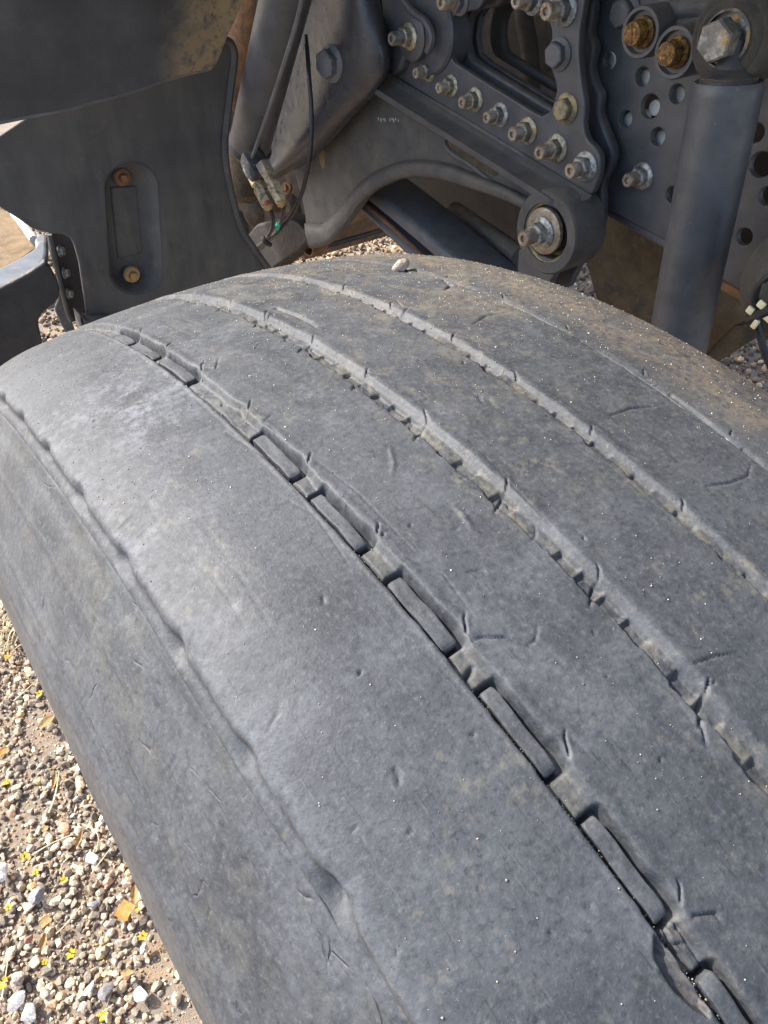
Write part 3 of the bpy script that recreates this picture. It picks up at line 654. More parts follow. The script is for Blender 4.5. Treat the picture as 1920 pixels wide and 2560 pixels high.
def leaf(name, label, u, v, L, w, rz, mat, curl=0.3, square=False):
    p = g3(u, v, 0.016); bm = bmesh.new(); nu, nv = 9, 6; vv = []; L *= .8; w *= .8
    for i in range(nu):
        a = i / (nu - 1); wd = w * (1.0 if square else math.sin(math.pi * min(0.97, max(0.06, a))) ** 0.7)
        row = []
        for j in range(nv):
            b = j / (nv - 1) - 0.5; x = (a - 0.5) * L; y = b * wd; z = curl * (b * b * wd * 2.2) + curl * 0.6 * ((a - .5) ** 2) * L + random.uniform(-1, 1) * L * 0.015
            c, s = math.cos(rz), math.sin(rz); row.append(bm.verts.new((p.x + c * x - s * y, p.y + s * x + c * y, p.z + z)))
        vv.append(row)
    for i in range(nu - 1):
        for j in range(nv - 1): bm.faces.new((vv[i][j], vv[i + 1][j], vv[i + 1][j + 1], vv[i][j + 1]))
    bmesh.ops.solidify(bm, geom=bm.faces[:], thickness=0.0005)
    return tag(link(name, bm_mesh(bm), mat), label, 'leaf', 'dry leaves on the gravel')
leaf('dry_leaf', 'square orange dry leaf lying on the gravel near the tyre', 312, 2276, 0.030, 0.028, 0.5, M_LEAF2, 0.15, True)
leaf('dry_leaf', 'curled pale leaf just above the square orange leaf', 338, 2238, 0.034, 0.015, 1.2, M_LEAF, 0.8)
leaf('dry_leaf', 'narrow curled brown leaf standing high in the gravel', 200, 2098, 0.036, 0.009, 0.9, M_LEAF, 1.0)
leaf('dry_leaf', 'slim tan leaf beside the sidewall, upper gravel', 137, 1952, 0.038, 0.010, 1.1, M_LEAF, 0.8)
leaf('dry_leaf', 'cream curled leaf below the dull red stone', 110, 2358, 0.030, 0.013, 1.0, M_LEAF, 0.9)
leaf('dry_leaf', 'small ragged cream leaf in the middle of the gravel', 113, 2304, 0.018, 0.016, 0.2, M_LEAF, 0.3, True)
leaf('dry_leaf', 'thin papery leaf on the bare soil by the sidewall', 118, 1806, 0.036, 0.022, 0.3, M_LEAF, 0.5)
leaf('dry_leaf', 'brown leaf at the left edge above the stones', 8, 1880, 0.026, 0.018, 0.3, M_LEAF2, 0.4)
leaf('dry_leaf', 'small yellow triangular leaf near the top of the gravel heap', 113, 2072, 0.014, 0.011, 0.2, M_LEAF, 0.2)
leaf('dry_leaf', 'pale leaf left of the slender white stone', 318, 2432, 0.022, 0.011, -0.6, M_LEAF, 0.5)
def flower(label, u, v, sz, seed):
    q = random.Random(seed); p = g3(u, v, 0.015); bm = bmesh.new()
    for k in range(5):
        a = k * 1.257 + q.uniform(-.3, .3); d = Vector((math.cos(a), math.sin(a), q.uniform(0.0, 0.5))); sd_ = Vector((-math.sin(a), math.cos(a), q.uniform(-.3, .3)))
        a0 = [p + d * sz * 0.08, p + d * sz * 0.35 + sd_ * sz * 0.22, p + d * sz * 0.62 + Vector((0, 0, sz * .1)), p + d * sz * 0.35 - sd_ * sz * 0.22]
        bm.faces.new([bm.verts.new(x) for x in a0])
    bmesh.ops.solidify(bm, geom=bm.faces[:], thickness=0.0006)
    return tag(link('fallen_flower', bm_mesh(bm), M_FLOWER), label, 'flower', 'fallen yellow flowers on the gravel')
for i, (u, v, sz, lb) in enumerate([(178, 2385, .016, 'yellow fallen flower in the middle of the lower gravel'), (62, 2140, .014, 'yellow fallen flower just below the pink stone'), (8, 2458, .017, 'yellow fallen flower at the left edge near the bottom'),
        (160, 2200, .013, 'yellow fallen flower above the mottled light grey stone'), (357, 2340, .015, 'yellow fallen flower on the slender white stone by the tyre'), (322, 2160, .012, 'yellow fallen flower touching the sidewall beside the upper stones'),
        (98, 1734, .014, 'yellow fallen flower on bare soil next to the sidewall'), (18, 1642, .013, 'yellow fallen flower below the bleached grass tuft'), (18, 1955, .014, 'yellow fallen flower at the left edge above the large white stone'),
        (21, 2268, .012, 'yellow fallen flower just below the large white stone'), (89, 2180, .011, 'small yellow fallen flower among dark pebbles left of centre'), (255, 2540, .014, 'yellow fallen flower at the bottom edge of the gravel'),
        (343, 2270, .011, 'tiny yellow flower right of the square orange leaf'), (112, 2405, .010, 'tiny yellow petal cluster low on the left')]):
    flower(lb, u, v, sz * 0.8, i)
# grit on the tread and the stray pebbles
def grit(name, label, pts, seed, smin, smax, cols_):
    r = np.random.default_rng(seed); V0 = np.array([(1, 0, 0), (-1, 0, 0), (0, 1, 0), (0, -1, 0), (0, 0, 1), (0, 0, -1)], float); F0 = np.array([(0, 2, 4), (2, 1, 4), (1, 3, 4), (3, 0, 4), (2, 0, 5), (1, 2, 5), (3, 1, 5), (0, 3, 5)])
    VV = []; FF = []; CC = []
    for i, (t, s, h) in enumerate(pts):
        p = wrap(np.array([t]), np.array([s]), np.array([h]))[0]; sz = smin + (smax - smin) * r.random() ** 2.5
        VV.append((V0 * sz * r.uniform(.6, 1.3, (6, 1)) * 0.5) @ rot3(r).T + p); FF.append(F0 + 6 * i); c = np.array(cols_[r.integers(len(cols_))]) * r.uniform(.7, 1.2); CC.append(np.tile(np.append(c, 1), (6, 1)))
    me = np_mesh(name, np.concatenate(VV), np.concatenate(FF)); ca = me.color_attributes.new('tint', 'FLOAT_COLOR', 'POINT'); ca.data.foreach_set('color', np.concatenate(CC).astype(np.float32).ravel())
    return tag(link(name, me, M_STONE, None, smooth=False), label, 'grit', kind='stuff')
def hsamp(t, s):
    c = min(len(TC) - 1, int(np.searchsorted(TC, t))); r_ = min(len(SR) - 1, int(np.searchsorted(SR, s))); return H[r_, c]
pts = []
while len(pts) < 7500:
    t = random.uniform(-128, 130); s = random.uniform(-200, 240)
    w = 0.05 + 0.95 * float(sstep(-60, 120, s)) * (0.5 + 0.5 * float(sstep(-110, 60, t))) + 0.35 * float(sstep(30, 110, t)) + 0.12 * float(sstep(0.55, 0.7, fbm(np.array([t / 10 + 50]), np.array([s / 14 + 60]), 95, 3)[0]))
    if random.random() < w: pts.append((t, s, hsamp(t, s) + 0.08))
for k in range(420):
    s = random.uniform(-205, -95) if k % 3 else random.uniform(-60, 60); t = -75.1 + random.gauss(0, 0.35); pts.append((t, s, -1.8 + random.uniform(-1.5, 0.6)))
grit('grit', 'pale sand grains sprinkled over the tread and in the outer groove', pts, 77, 0.00025, 0.0008, [(0.42, 0.38, 0.30), (0.32, 0.26, 0.18), (0.55, 0.53, 0.48), (0.30, 0.27, 0.22), (0.22, 0.19, 0.15)])
def tread_pebble(label, u, v, size, col, seed, lift, asp=(1, 1, .8)):
    t, s = hit(u, v); p = wrap(np.array([t]), np.array([s]), np.array([hsamp(t, s) + lift]))[0]; V, F = stone_shape(3, seed, 8, 0.03); V = V * np.array(asp) * size * .5
    me = np_mesh('pebble', V + p, F); ca = me.color_attributes.new('tint', 'FLOAT_COLOR', 'POINT'); ca.data.foreach_set('color', np.tile(np.array((*col, 1), np.float32), (len(V), 1)).ravel())
    return tag(link('pebble', me, M_STONE, None, angle=30), label, 'pebble')
tread_pebble('pale pebble resting on the crest of the tyre', 1001, 674, 0.0095, (0.40, 0.32, 0.26), 921, 2.6, (1.15, .95, .85))
tread_pebble('tiny pink pebble wedged in the outer groove', 1224, 1767, 0.0032, (0.62, 0.40, 0.32), 922, 1.6)
tread_pebble('small white chip lodged in the innermost groove', 1816, 1096, 0.0045, (0.78, 0.74, 0.62), 923, 0.8, (.4, 1.2, .5))
# ------------------------------------------------------------------ truck chassis behind the tyre
A = lambda x, y: (900 + .3918 * x, .3918 * y)            # points read off enlarged views of the photograph
B = lambda x, y: (500 + .4219 * x, .4219 * y)
D = lambda x, y: (1300 + .4522 * x, .4522 * y)
E_ = lambda x, y: (.4219 * x, .4219 * y)
S_ = lambda x, y: (.2712 * x, 250 + .2712 * y)
K = lambda x, y: (780 + .3255 * x, 400 + .3255 * y)
mp = lambda f, L: [f(*q) for q in L]
DUSTC = (0.16, 0.14, 0.105)
M_CH = worn('chassis_paint', (0.076, 0.078, 0.087), [(DUSTC, 22, 0.56, 0.78, 0.35), ((0.045, 0.045, 0.05), 60, 0.55, 0.7, 0.4), ((0.26, 0.25, 0.23), 300, 0.665, 0.72, 0.6), ((0.13, 0.115, 0.09), 7, 0.5, 0.75, 0.3)], 0.44, bump=(500, 0.0003), settle=0.5)
M_CAST = worn('cast_iron_paint', (0.074, 0.074, 0.076), [(DUSTC, 14, 0.45, 0.72, 0.5), ((0.04, 0.04, 0.042), 50, 0.5, 0.7, 0.5)], 0.58, bump=(260, 0.0009), settle=0.6)
M_DARK = worn('dirty_black_steel', (0.030, 0.030, 0.033), [((0.075, 0.06, 0.042), 20, 0.5, 0.72, 0.4)], 0.6, bump=(160, 0.001), settle=0.35)
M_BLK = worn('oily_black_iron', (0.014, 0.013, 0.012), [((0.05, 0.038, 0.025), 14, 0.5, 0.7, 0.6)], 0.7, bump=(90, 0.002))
M_ZINC = worn('zinc_plated', (0.50, 0.50, 0.46), [((0.16, 0.16, 0.15), 160, 0.44, 0.58, 0.85), ((0.48, 0.36, 0.10), 90, 0.60, 0.70, 0.5), ((0.78, 0.78, 0.74), 300, 0.6, 0.7, 0.6)], 0.42, 0.55, bump=(500, 0.0006), settle=0.4)
M_ZBR = worn('stained_zinc', (0.34, 0.30, 0.24), [((0.22, 0.13, 0.07), 120, 0.45, 0.6, 0.8), ((0.55, 0.52, 0.44), 200, 0.55, 0.66, 0.7)], 0.5, 0.45, bump=(500, 0.0005))
M_HEAD = worn('grey_bolt_paint', (0.115, 0.118, 0.122), [((0.24, 0.24, 0.23), 200, 0.58, 0.7, 0.6)], 0.5, bump=(400, 0.0004))
M_YEL = worn('yellow_chromate', (0.30, 0.25, 0.15), [((0.10, 0.10, 0.10), 110, 0.45, 0.6, 0.85), ((0.42, 0.27, 0.07), 140, 0.5, 0.62, 0.7)], 0.5, 0.3, bump=(400, 0.0005))
M_BRN = worn('oily_brown_iron', (0.035, 0.024, 0.016), [((0.09, 0.06, 0.035), 16, 0.45, 0.65, 0.8), ((0.015, 0.013, 0.012), 40, 0.5, 0.66, 0.8)], 0.75, bump=(70, 0.004))
M_RUST = worn('rusty_bolt', (0.30, 0.155, 0.04), [((0.09, 0.045, 0.018), 150, 0.42, 0.56, 0.9), ((0.58, 0.40, 0.15), 260, 0.58, 0.66, 0.8)], 0.7, 0.2, bump=(600, 0.001))
M_RSTB = worn('rusted_beam', (0.24, 0.12, 0.055), [((0.07, 0.05, 0.035), 18, 0.42, 0.62, 0.8), ((0.30, 0.17, 0.08), 60, 0.5, 0.68, 0.6)], 0.85, bump=(120, 0.003))
M_MUD = worn('dust_caked_steel', (0.105, 0.078, 0.045), [((0.045, 0.043, 0.042), 30, 0.45, 0.65, 0.7), ((0.20, 0.15, 0.085), 90, 0.55, 0.7, 0.5)], 0.9, bump=(220, 0.003))
M_TAN = worn('tan_dusty_steel', (0.30, 0.22, 0.13), [((0.20, 0.12, 0.055), 14, 0.45, 0.65, 0.7), ((0.36, 0.31, 0.22), 60, 0.5, 0.7, 0.5)], 0.85, bump=(200, 0.001))
M_STEPP = worn('step_grey_paint', (0.11, 0.12, 0.135), [((0.5, 0.43, 0.28), 26, 0.58, 0.7, 0.7), ((0.2, 0.12, 0.06), 50, 0.62, 0.72, 0.7)], 0.5)
M_HOSE = worn('black_hose', (0.022, 0.022, 0.024), [((0.09, 0.085, 0.08), 120, 0.6, 0.72, 0.5)], 0.42)
M_RUBB = worn('dusty_rubber', (0.055, 0.05, 0.043), [((0.10, 0.09, 0.07), 80, 0.5, 0.7, 0.6)], 0.85, bump=(500, 0.0006))
M_PALE = worn('pale_galvanised', (0.55, 0.55, 0.52), [((0.3, 0.3, 0.28), 80, 0.5, 0.7, 0.6)], 0.5)
def flat(name, c, r=0.6): return worn(name, c, (), r, var=0.12)
M_RED = flat('red_paint_mark', (0.55, 0.05, 0.03)); M_GREEN = flat('green_tag', (0.03, 0.45, 0.26)); M_CREAM = flat('cream_plastic', (0.74, 0.68, 0.42))
def panel_mat():
    t = NT('textured_black_plastic'); n = t.noise(1500, 2, 0.5); d = t.noise(9, 5, 0.6); st = t.noise(26, 5, 0.6, t.mapv((1.0, 1.0, 0.25)))
    c = t.mix(t.ramp(d, 0.35, 0.68), (0.060, 0.060, 0.062), (0.108, 0.103, 0.094)); c = t.mix(t.ramp(st, 0.45, 0.7, 0, 0.5), c, (0.17, 0.163, 0.147))
    c = t.mix(t.ramp(t.noise(38, 6, 0.75), 0.56, 0.70, 0, 0.55), c, (0.17, 0.145, 0.11)); c = t.mix(t.ramp(t.noise(4, 3, 0.5), 0.45, 0.6, 0, 0.5), c, (0.06, 0.06, 0.066))
    c = t.mix(t.ramp(t.noise(700, 3, 0.6), 0.64, 0.72, 0, 0.7), c, (0.22, 0.20, 0.17)); c = t.mix(t.ramp(t.noise(120, 4, 0.7, t.mapv((3.0, 1.0, 0.3))), 0.66, 0.72, 0, 0.5), c, (0.24, 0.23, 0.21))
    return t.done(c, 0.62, 0, t.bump(n, 0.0006, 0.5), 0.4)
M_PAN = panel_mat()
def guard_mat():
    t = NT('mudguard_plastic'); d = t.noise(12, 5, 0.6)
    c = t.mix(t.ramp(d, 0.35, 0.7), (0.044, 0.045, 0.048), (0.086, 0.088, 0.092))
    # caked dust along the inboard end of the guard
    gx_ = t.n.new('ShaderNodeSeparateXYZ'); t.l.new(t.tc.outputs['Object'], gx_.inputs[0])
    band = t.ramp(t.math('ADD', gx_.outputs[0], t.math('MULTIPLY', t.noise(11, 6, 0.65), 0.20)), 0.205, 0.285)
    c = t.mix(t.math('MULTIPLY', band, t.ramp(t.noise(75, 6, 0.7), 0.36, 0.52, 0.15, 0.95)), c, (0.30, 0.22, 0.12))
    c = t.mix(t.ramp(t.noise(30, 5, 0.7), 0.6, 0.75, 0, 0.35), c, (0.14, 0.13, 0.115))
    return t.done(c, 0.5, 0, t.bump(t.noise(300, 4), 0.0008, 0.6), 0.45)
M_GUARD = guard_mat()

def hexed(mat, fl=0.0165, hx=0.0122, h=0.0135, stud=0.0073, sl=0.029, washer=0.003):
    ms = [lathe([(0, 0), (fl, 0), (fl, washer * .6), (fl * .93, washer), (hx * .9, washer * 1.5)], Matrix.Identity(4), 28)]
    ms.append(lathe([(hx * .95, washer * .5), (hx, washer * 1.2), (hx, h), (hx * .88, h + 0.0014), (hx * .62, h + 0.0016), (0, h + 0.0016)], Matrix.Identity(4), 6))
    me = joined(ms); me.materials.append(mat); me.shade_smooth(); me.set_sharp_from_angle(angle=math.radians(28)); return me
def studm(mat, r=0.0073, z0=0.010, z1=0.029):
    prof = [(r, z0)]; z = z0 + 0.003; k = 0
    while z < z1 - 0.002: prof += [(r, z), (r * .93, z + 0.0006), (r, z + 0.0012)]; z += 0.0017
    prof += [(r, z1 - 0.0015), (r * .86, z1), (r * .45, z1), (r * .40, z1 - 0.003), (0, z1 - 0.003)]
    me = lathe(prof, Matrix.Identity(4), 18); me.materials.append(mat); me.shade_smooth(); me.set_sharp_from_angle(angle=math.radians(35)); return me
NUT_Z, STUD_B = hexed(M_ZINC), studm(M_ZBR); NUT_Y = hexed(M_YEL, .0165, .0125, .011); NUT_G = hexed(M_HEAD, .0165, .0128, .011)
NUT_Z2 = hexed(worn('yellowed_zinc', (0.46, 0.43, 0.33), [((0.14, 0.13, 0.11), 170, 0.44, 0.58, 0.85), ((0.50, 0.36, 0.08), 60, 0.54, 0.64, 0.7), ((0.75, 0.74, 0.68), 300, 0.6, 0.7, 0.6)], 0.45, 0.5, bump=(500, 0.0006), settle=0.4)); NUT_Z3 = hexed(worn('grey_zinc', (0.34, 0.345, 0.34), [((0.10, 0.10, 0.10), 140, 0.42, 0.58, 0.85), ((0.7, 0.7, 0.67), 260, 0.58, 0.68, 0.7)], 0.45, 0.5, bump=(500, 0.0007), settle=0.4))
STUD_G = studm(worn('grey_stud', (0.22, 0.21, 0.19), [((0.10, 0.08, 0.06), 160, 0.45, 0.6, 0.8)], 0.5, 0.4)); NV = random.Random(5)
def nut(parent, P, axis=(-1, 0, 0), me=None, stud=True, sc=1.0, spin=0.0, name='flange_nut'):
    M = frame(P, axis) @ Matrix.Rotation(spin, 4, 'Z') @ Matrix.Scale(sc * (.84 if me is None else .92), 4)
    M = M @ Matrix.Rotation(NV.uniform(0, 1), 4, 'Z') @ Matrix.Scale(NV.uniform(.97, 1.04), 4)
    o = place(name, me or NV.choice((NUT_Z, NUT_Z2, NUT_Z3, NUT_Z)), M, parent)
    if stud:
        s = bpy.data.objects.new('stud', NV.choice((STUD_B, STUD_B, STUD_G))); s.scale = (1.14, 1.14, NV.uniform(.95, 1.12)); COL.objects.link(s); s.parent = o
    return o
def base_of(P, z=0.0): return (P.x, P.y, P.z)

# --- engine side behind the hydraulic cylinder
eng = thing('engine_mount', 'dark brown oily engine mount behind the cylinder and the hoses', 'engine mount', base_of(onx(700, 520, .82)))
link('plate', plate(fillet(fx(mp(B, [(60, -120), (760, -120), (760, 1150), (620, 1290), (560, 1330), (420, 1420), (120, 1640), (60, 1200)]), .82), .01), [], .03, .004, MX(.82)), M_BRN, eng)
for x, y, r in ((330, 1240, .05), (450, 1180, .035), (250, 1320, .04), (560, 1220, .03)):
    link('lump', lathe([(0, .03), (r * .5, .028), (r * .9, .012), (r, -.01)], frame(onx(*B(x, y), .82), (-1, -.2, .2)), 20), M_BRN, eng)
WINPX = mp(A, [(790, -5), (752, 55), (690, 72), (618, 88), (580, 140), (562, 260), (582, 372), (640, 425), (900, 590), (1128, 728), (1172, 733), (1215, 700), (1243, 625), (1250, 545), (1218, 440), (1202, 340), (1222, 235), (1212, 165), (1180, 130), (1060, 60), (950, -5), (880, -45), (820, -45)])
# --- perforated frame rail
XR = 0.62
rail = thing('frame_rail', 'dark grey perforated chassis rail with round holes behind the shock absorber', 'chassis rail', base_of(onx(1650, 560, XR)))
bot = [(1180, 330), (1330, 418), (1508, 515), (1666, 603), (1797, 694), (1874, 738), (2060, 840)]
outer = fx([(1180, -160)] + [(2300, -160), (2300, 950)] + bot[::-1], XR)
holes_px = [(D(495, 335), .0085), (D(675, 425), .0095), (D(865, 520), .0095), (D(718, 590), .0125), (D(582, 658), .009), (D(760, 757), .0095), (D(845, 1078), .0095), (D(1300, 735), .0095), (D(1332, 912), .0125), (D(1368, 1085), .0095), (D(1240, 1310), .0092), (D(1050, 640), .009)]
hl = [circle(fx([p], XR)[0], r, 22) for p, r in holes_px]
wr_ = fx(WINPX, 0.565); wc_ = np.array(wr_).mean(0); wr_ = [((a - wc_[0]) * 1.06 + wc_[0], (b - wc_[1]) * 1.06 + wc_[1]) for a, b in wr_]
link('web', plate(outer, hl + [wr_], 0.009, 0.0012, MX(XR)), M_CH, rail, angle=35)
bl3 = [onx(u, v, XR + 0.009) for u, v in bot]
link('lower_flange', prism([p + Vector((0, 0, 0)) for p in bl3] + [p + Vector((0, 0, -0.009)) for p in bl3[::-1]], Vector((0.07, 0, 0)), 0.0015), M_CH, rail)
link('rusty_edge', tube([onx(u, v + 6, XR + 0.004) for u, v in [(1740, 660), (1797, 698), (1840, 722), (1874, 740), (1960, 786), (2060, 842)]], 0.006, 8), M_RSTB, rail)
pin = lathe([(0, 0.0), (0.0078, 0.0), (0.0084, -0.002), (0.0084, -0.03)], Matrix.Identity(4), 18); pin.materials.append(M_PALE)
for k, dx in ((0, 4), (1, 7), (2, 5), (3, 12), (4, 9), (5, 9)):
    u, v = holes_px[k][0]; P = onx(u + dx, v + (3 if k != 0 else -4), XR + 0.016); place('pale_pin', pin, frame(P, (-1, 0, 0)), rail)
nut(rail, onx(*D(678, 972), XR), spin=0.3, sc=1.05)
nut(rail, onx(*D(590, 70), XR), me=NUT_G, stud=False, sc=1.25, spin=0.2, name='bolt_head')
ring = lathe([(0.0088, 0), (0.0112, 0), (0.0112, 0.0018), (0.0088, 0.0024)], Matrix.Identity(4), 22, True); ring.materials.append(M_PALE)
place('hole_liner', ring, frame(onx(*D(495, 335), XR + 0.004), (-1, 0, 0)), rail)

# --- bolted gusset plate with the big opening and the bent lip
X1 = 0.565
win = mp(A, [(790, -5), (752, 55), (690, 72), (618, 88), (580, 140), (562, 260), (582, 372), (640, 425), (900, 590), (1128, 728), (1172, 733), (1215, 700), (1243, 625), (1250, 545), (1218, 440), (1202, 340), (1222, 235), (1212, 165), (1180, 130), (1060, 60), (950, -5), (880, -45), (820, -45)])
winl = [(p.x, p.y) for p in crom([(a, b, 0) for a, b in fx(win, X1)], 3, True)]
g_out = mp(A, [(1478, 1248), (1524, 1130), (1535, 1010), (1505, 945), (1445, 890), (1422, 800), (1436, 680), (1412, 540), (1392, 340), (1402, 170), (1430, 10), (1440, -220), (300, -260), (260, 200), (150, 440)])
gus = thing('gusset_plate', 'grey bracket plate with a row of seven nuts and a large dark opening', 'bracket', base_of(onx(1300, 430, X1)))
link('face_plate', plate(fillet(fx(g_out, X1), 0.006), [winl], 0.010, 0.002, MX(X1)), M_CH, gus, angle=35)
# lip bent outwards along the sloping lower edge
b0, b1 = onx(*A(120, 425), X1 + .001), onx(*A(1480, 1246), X1 + .001)
dirv = (b1 - b0).normalized(); up_ = Vector((-1, 0, 0)).cross(dirv).normalized()
if up_.z < 0: up_ = -up_
rows = []
for a, o in ((0.0, 0.004), (0.006, 0.0005), (0.013, -0.003), (0.036, -0.006)):
    rows.append([b0 + Vector((-a, 0, 0)) + up_ * (o - 0.004), (b0 + b1) / 2 + Vector((-a, 0, 0)) + up_ * (o - 0.004), b1 + Vector((-a, 0, 0)) + up_ * (o - 0.004) - dirv * (max(0, a - 0.006) * 0.9)])
link('bent_lip', loft(rows, 8, 4, 0.008), M_CH, gus, angle=50)
for k, (x, y) in enumerate([(440, 452), (585, 547), (738, 636), (897, 732), (1072, 834), (1258, 946), (1442, 1062)]):
    nut(gus, onx(*A(x, y), X1), spin=0.25 * k, sc=0.94 + 0.035 * k)
nut(gus, onx(*A(1275, 345), X1), me=NUT_G, stud=False, spin=0.4, name='bolt_head', sc=1.08); nut(gus, onx(*A(1322, 692), X1), me=NUT_Y, stud=False, spin=0.15, name='bolt_head', sc=1.08)
nut(gus, onx(*A(1310, 55), X1), spin=0.5, sc=1.25); nut(gus, onx(*A(1105, -5), X1), spin=0.1, sc=1.1); nut(gus, onx(*A(640, 2), X1), spin=0.2, me=NUT_G, sc=1.1)
# backing plate with the wavy edge, between gusset and rail
X2 = 0.596
w_out = mp(A, [(1500, -220), (1488, 20), (1480, 120), (1464, 205), (1494, 300), (1472, 420), (1492, 520), (1532, 600), (1524, 715), (1572, 850), (1612, 965), (1598, 1060), (1545, 1180), (1545, 1300), (1525, 1470), (1440, 1620), (1330, 1500), (1350, 1250), (700, 800), (250, 420), (350, -260)])
bk = thing('backing_plate', 'dark plate with a wavy right edge sandwiched behind the bolted bracket', 'bracket', base_of(onx(1480, 600, X2)))
wl2 = [(p.x, p.y) for p in crom([(a + .0, b, 0) for a, b in fx(win, X1)], 3, True)]
link('plate', plate([(p.x, p.y) for p in crom([(a, b, 0) for a, b in fx(w_out, X2)], 3, True)], [wl2], 0.014, 0.004, MX(X2)), M_CH, bk, angle=35)
cxy = np.array(wl2).mean(0); wl3 = [((a - cxy[0]) * 0.99 + cxy[0], (b - cxy[1]) * 0.99 + cxy[1]) for a, b in wl2]
link('inner_rim', plate([((a - cxy[0]) * 1.25 + cxy[0], (b - cxy[1]) * 1.25 + cxy[1]) for a, b in wl2], [wl3], 0.012, 0.005, MX(0.66)), M_DARK, bk, angle=35)
None and link('tube_rim', tube([Vector((0.69, -a, b)) for a, b in wl3[::3]] + [Vector((0.69, -wl3[0][0], wl3[0][1]))], 0.013, 8, sub=2), M_DARK, bk)

# --- cast arm with the arched rim and its pivot eye
XA = 0.563
arch = mp(B, [(650, 1452), (740, 1432), (800, 1390), (880, 1290), (960, 1180), (1050, 1100), (1150, 1052)]) + mp(A, [(280, 1112), (400, 1105), (560, 1130), (730, 1185), (900, 1240), (1060, 1312)])
arm = thing('suspension_arm', 'grey cast arm with an arched lower rim and a round bolted eye', 'suspension arm', base_of(onx(1340, 570, XA)))
out = arch + [(1400, 560), (1440, 500), (1300, 380), (1100, 260), (960, 190), (860, 260), (790, 350), (735, 430), (760, 520), (766, 580)]
link('web', plate(fillet(fx(out, XA), 0.004), [], 0.02, 0.003, MX(XA)), M_CAST, arm, angle=35)
a3 = [onx(u, v, XA) for u, v in arch]; ins = []
for i, (u, v) in enumerate(arch):
    u0, v0 = arch[max(i - 1, 0)]; u1, v1 = arch[min(i + 1, len(arch) - 1)]; nx_, ny_ = (v1 - v0), -(u1 - u0); L = math.hypot(nx_, ny_); w = 27 if i > 2 else 27 + (3 - i) * 8
    if i > len(arch) - 4: w = 27 - (i - len(arch) + 4) * 5
    ins.append((u + nx_ / L * w, v + ny_ / L * w))
rows = [[onx(u, v, XA - 0.000) for u, v in ins], [onx(u + (a - u) * .3, v + (b - v) * .3, XA - 0.011) for (u, v), (a, b) in zip(ins, arch)], [onx(u + (a - u) * .8, v + (b - v) * .8, XA - 0.013) for (u, v), (a, b) in zip(ins, arch)], [onx(u, v + 1, XA - 0.008) for u, v in arch], [onx(u + 2, v + 4, XA + 0.022) for u, v in arch]]
link('arch_rim', loft(rows, 4, 4, 0.004), M_CAST, arm, angle=60)
link('pressed_rib', tube([onx(*A(x, y), XA - 0.001) for x, y in [(575, 830), (545, 880), (548, 930), (600, 990), (700, 1050), (790, 1120), (860, 1180), (890, 1198)]], [0.005, 0.003], 8), M_CAST, arm)
link('dusty_pocket', plate(fillet(fx(mp(A, [(570, 850), (560, 920), (640, 1000), (800, 1090), (870, 1130), (900, 1070), (720, 940)]), XA), .006), [], 0.002, .0008, MX(XA - 0.0012)), M_MUD, arm)
ef = onx(*A(1180, 1490), 0.532); EM = frame(ef, (-1, 0, 0))
link('eye_housing', lathe([(0.035, -0.004), (0.0355, 0.0), (0.0475, 0.0), (0.050, -0.003), (0.050, -0.052), (0.035, -0.052)], EM, 56, True), M_CAST, arm, angle=40)
link('bushing', lathe([(0.0352, -0.002), (0.0325, -0.004), (0.030, -0.020), (0, -0.020)], EM, 48), M_YEL, arm)
link('bush_core', lathe([(0.0, 0.0), (0.0285, 0.0), (0.0285, -0.03)], frame(ef + Vector((-0.001 + 0.012, 0.003, 0.002)), (-1, 0, 0)), 40), M_DARK, arm)
wM = frame(ef + Vector((0.006, 0.004, 0.001)), (-1, 0, 0))
link('washer', lathe([(0, 0.0), (0.0275, 0.0), (0.0275, 0.005), (0.026, 0.006), (0, 0.006)], wM, 40), M_ZBR, arm, angle=35)
nut(arm, ef + Vector((0.000, 0.004, 0.0)), sc=1.38, spin=0.35)
link('strap', plate(fillet(fx(mp(A, [(1012, 1590), (1000, 1760), (1010, 1900), (1190, 1900), (1215, 1790), (1290, 1680), (1180, 1640)]), 0.535), .004), [], 0.012, .002, MX(0.535)), M_CH, arm)
link('strap_side', plate(fillet(fx(mp(A, [(1200, 1650), (1195, 1900), (1330, 1830), (1420, 1640), (1480, 1560), (1400, 1500)]), 0.572), .004), [], 0.012, .002, MX(0.572)), M_CH, arm)
link('oval_spot', lathe([(0, .0015), (.011, .0015), (.012, 0)], frame(onx(*B(725, 930), XA), (-1, 0, 0)) @ Matrix.Diagonal((0.75, 1.6, 1, 1)), 24), M_TAN, arm)
dash = box((0, 0, 0), (0.0012, 0.0045, 0.0012)); dash.materials.append(M_PALE)
for x, y, s in [(118, 758, 1), (135, 765, 1.2), (148, 760, .8), (160, 764, 1), (192, 765, 1), (205, 758, .8), (215, 768, 1.2), (228, 760, 1), (245, 770, .7)]:
    place('cast_mark', dash, frame(onx(*A(x, y), XA - 0.0004), (-1, 0, 0), (0, 0.2, 1)) @ Matrix.Scale(s, 4), arm)

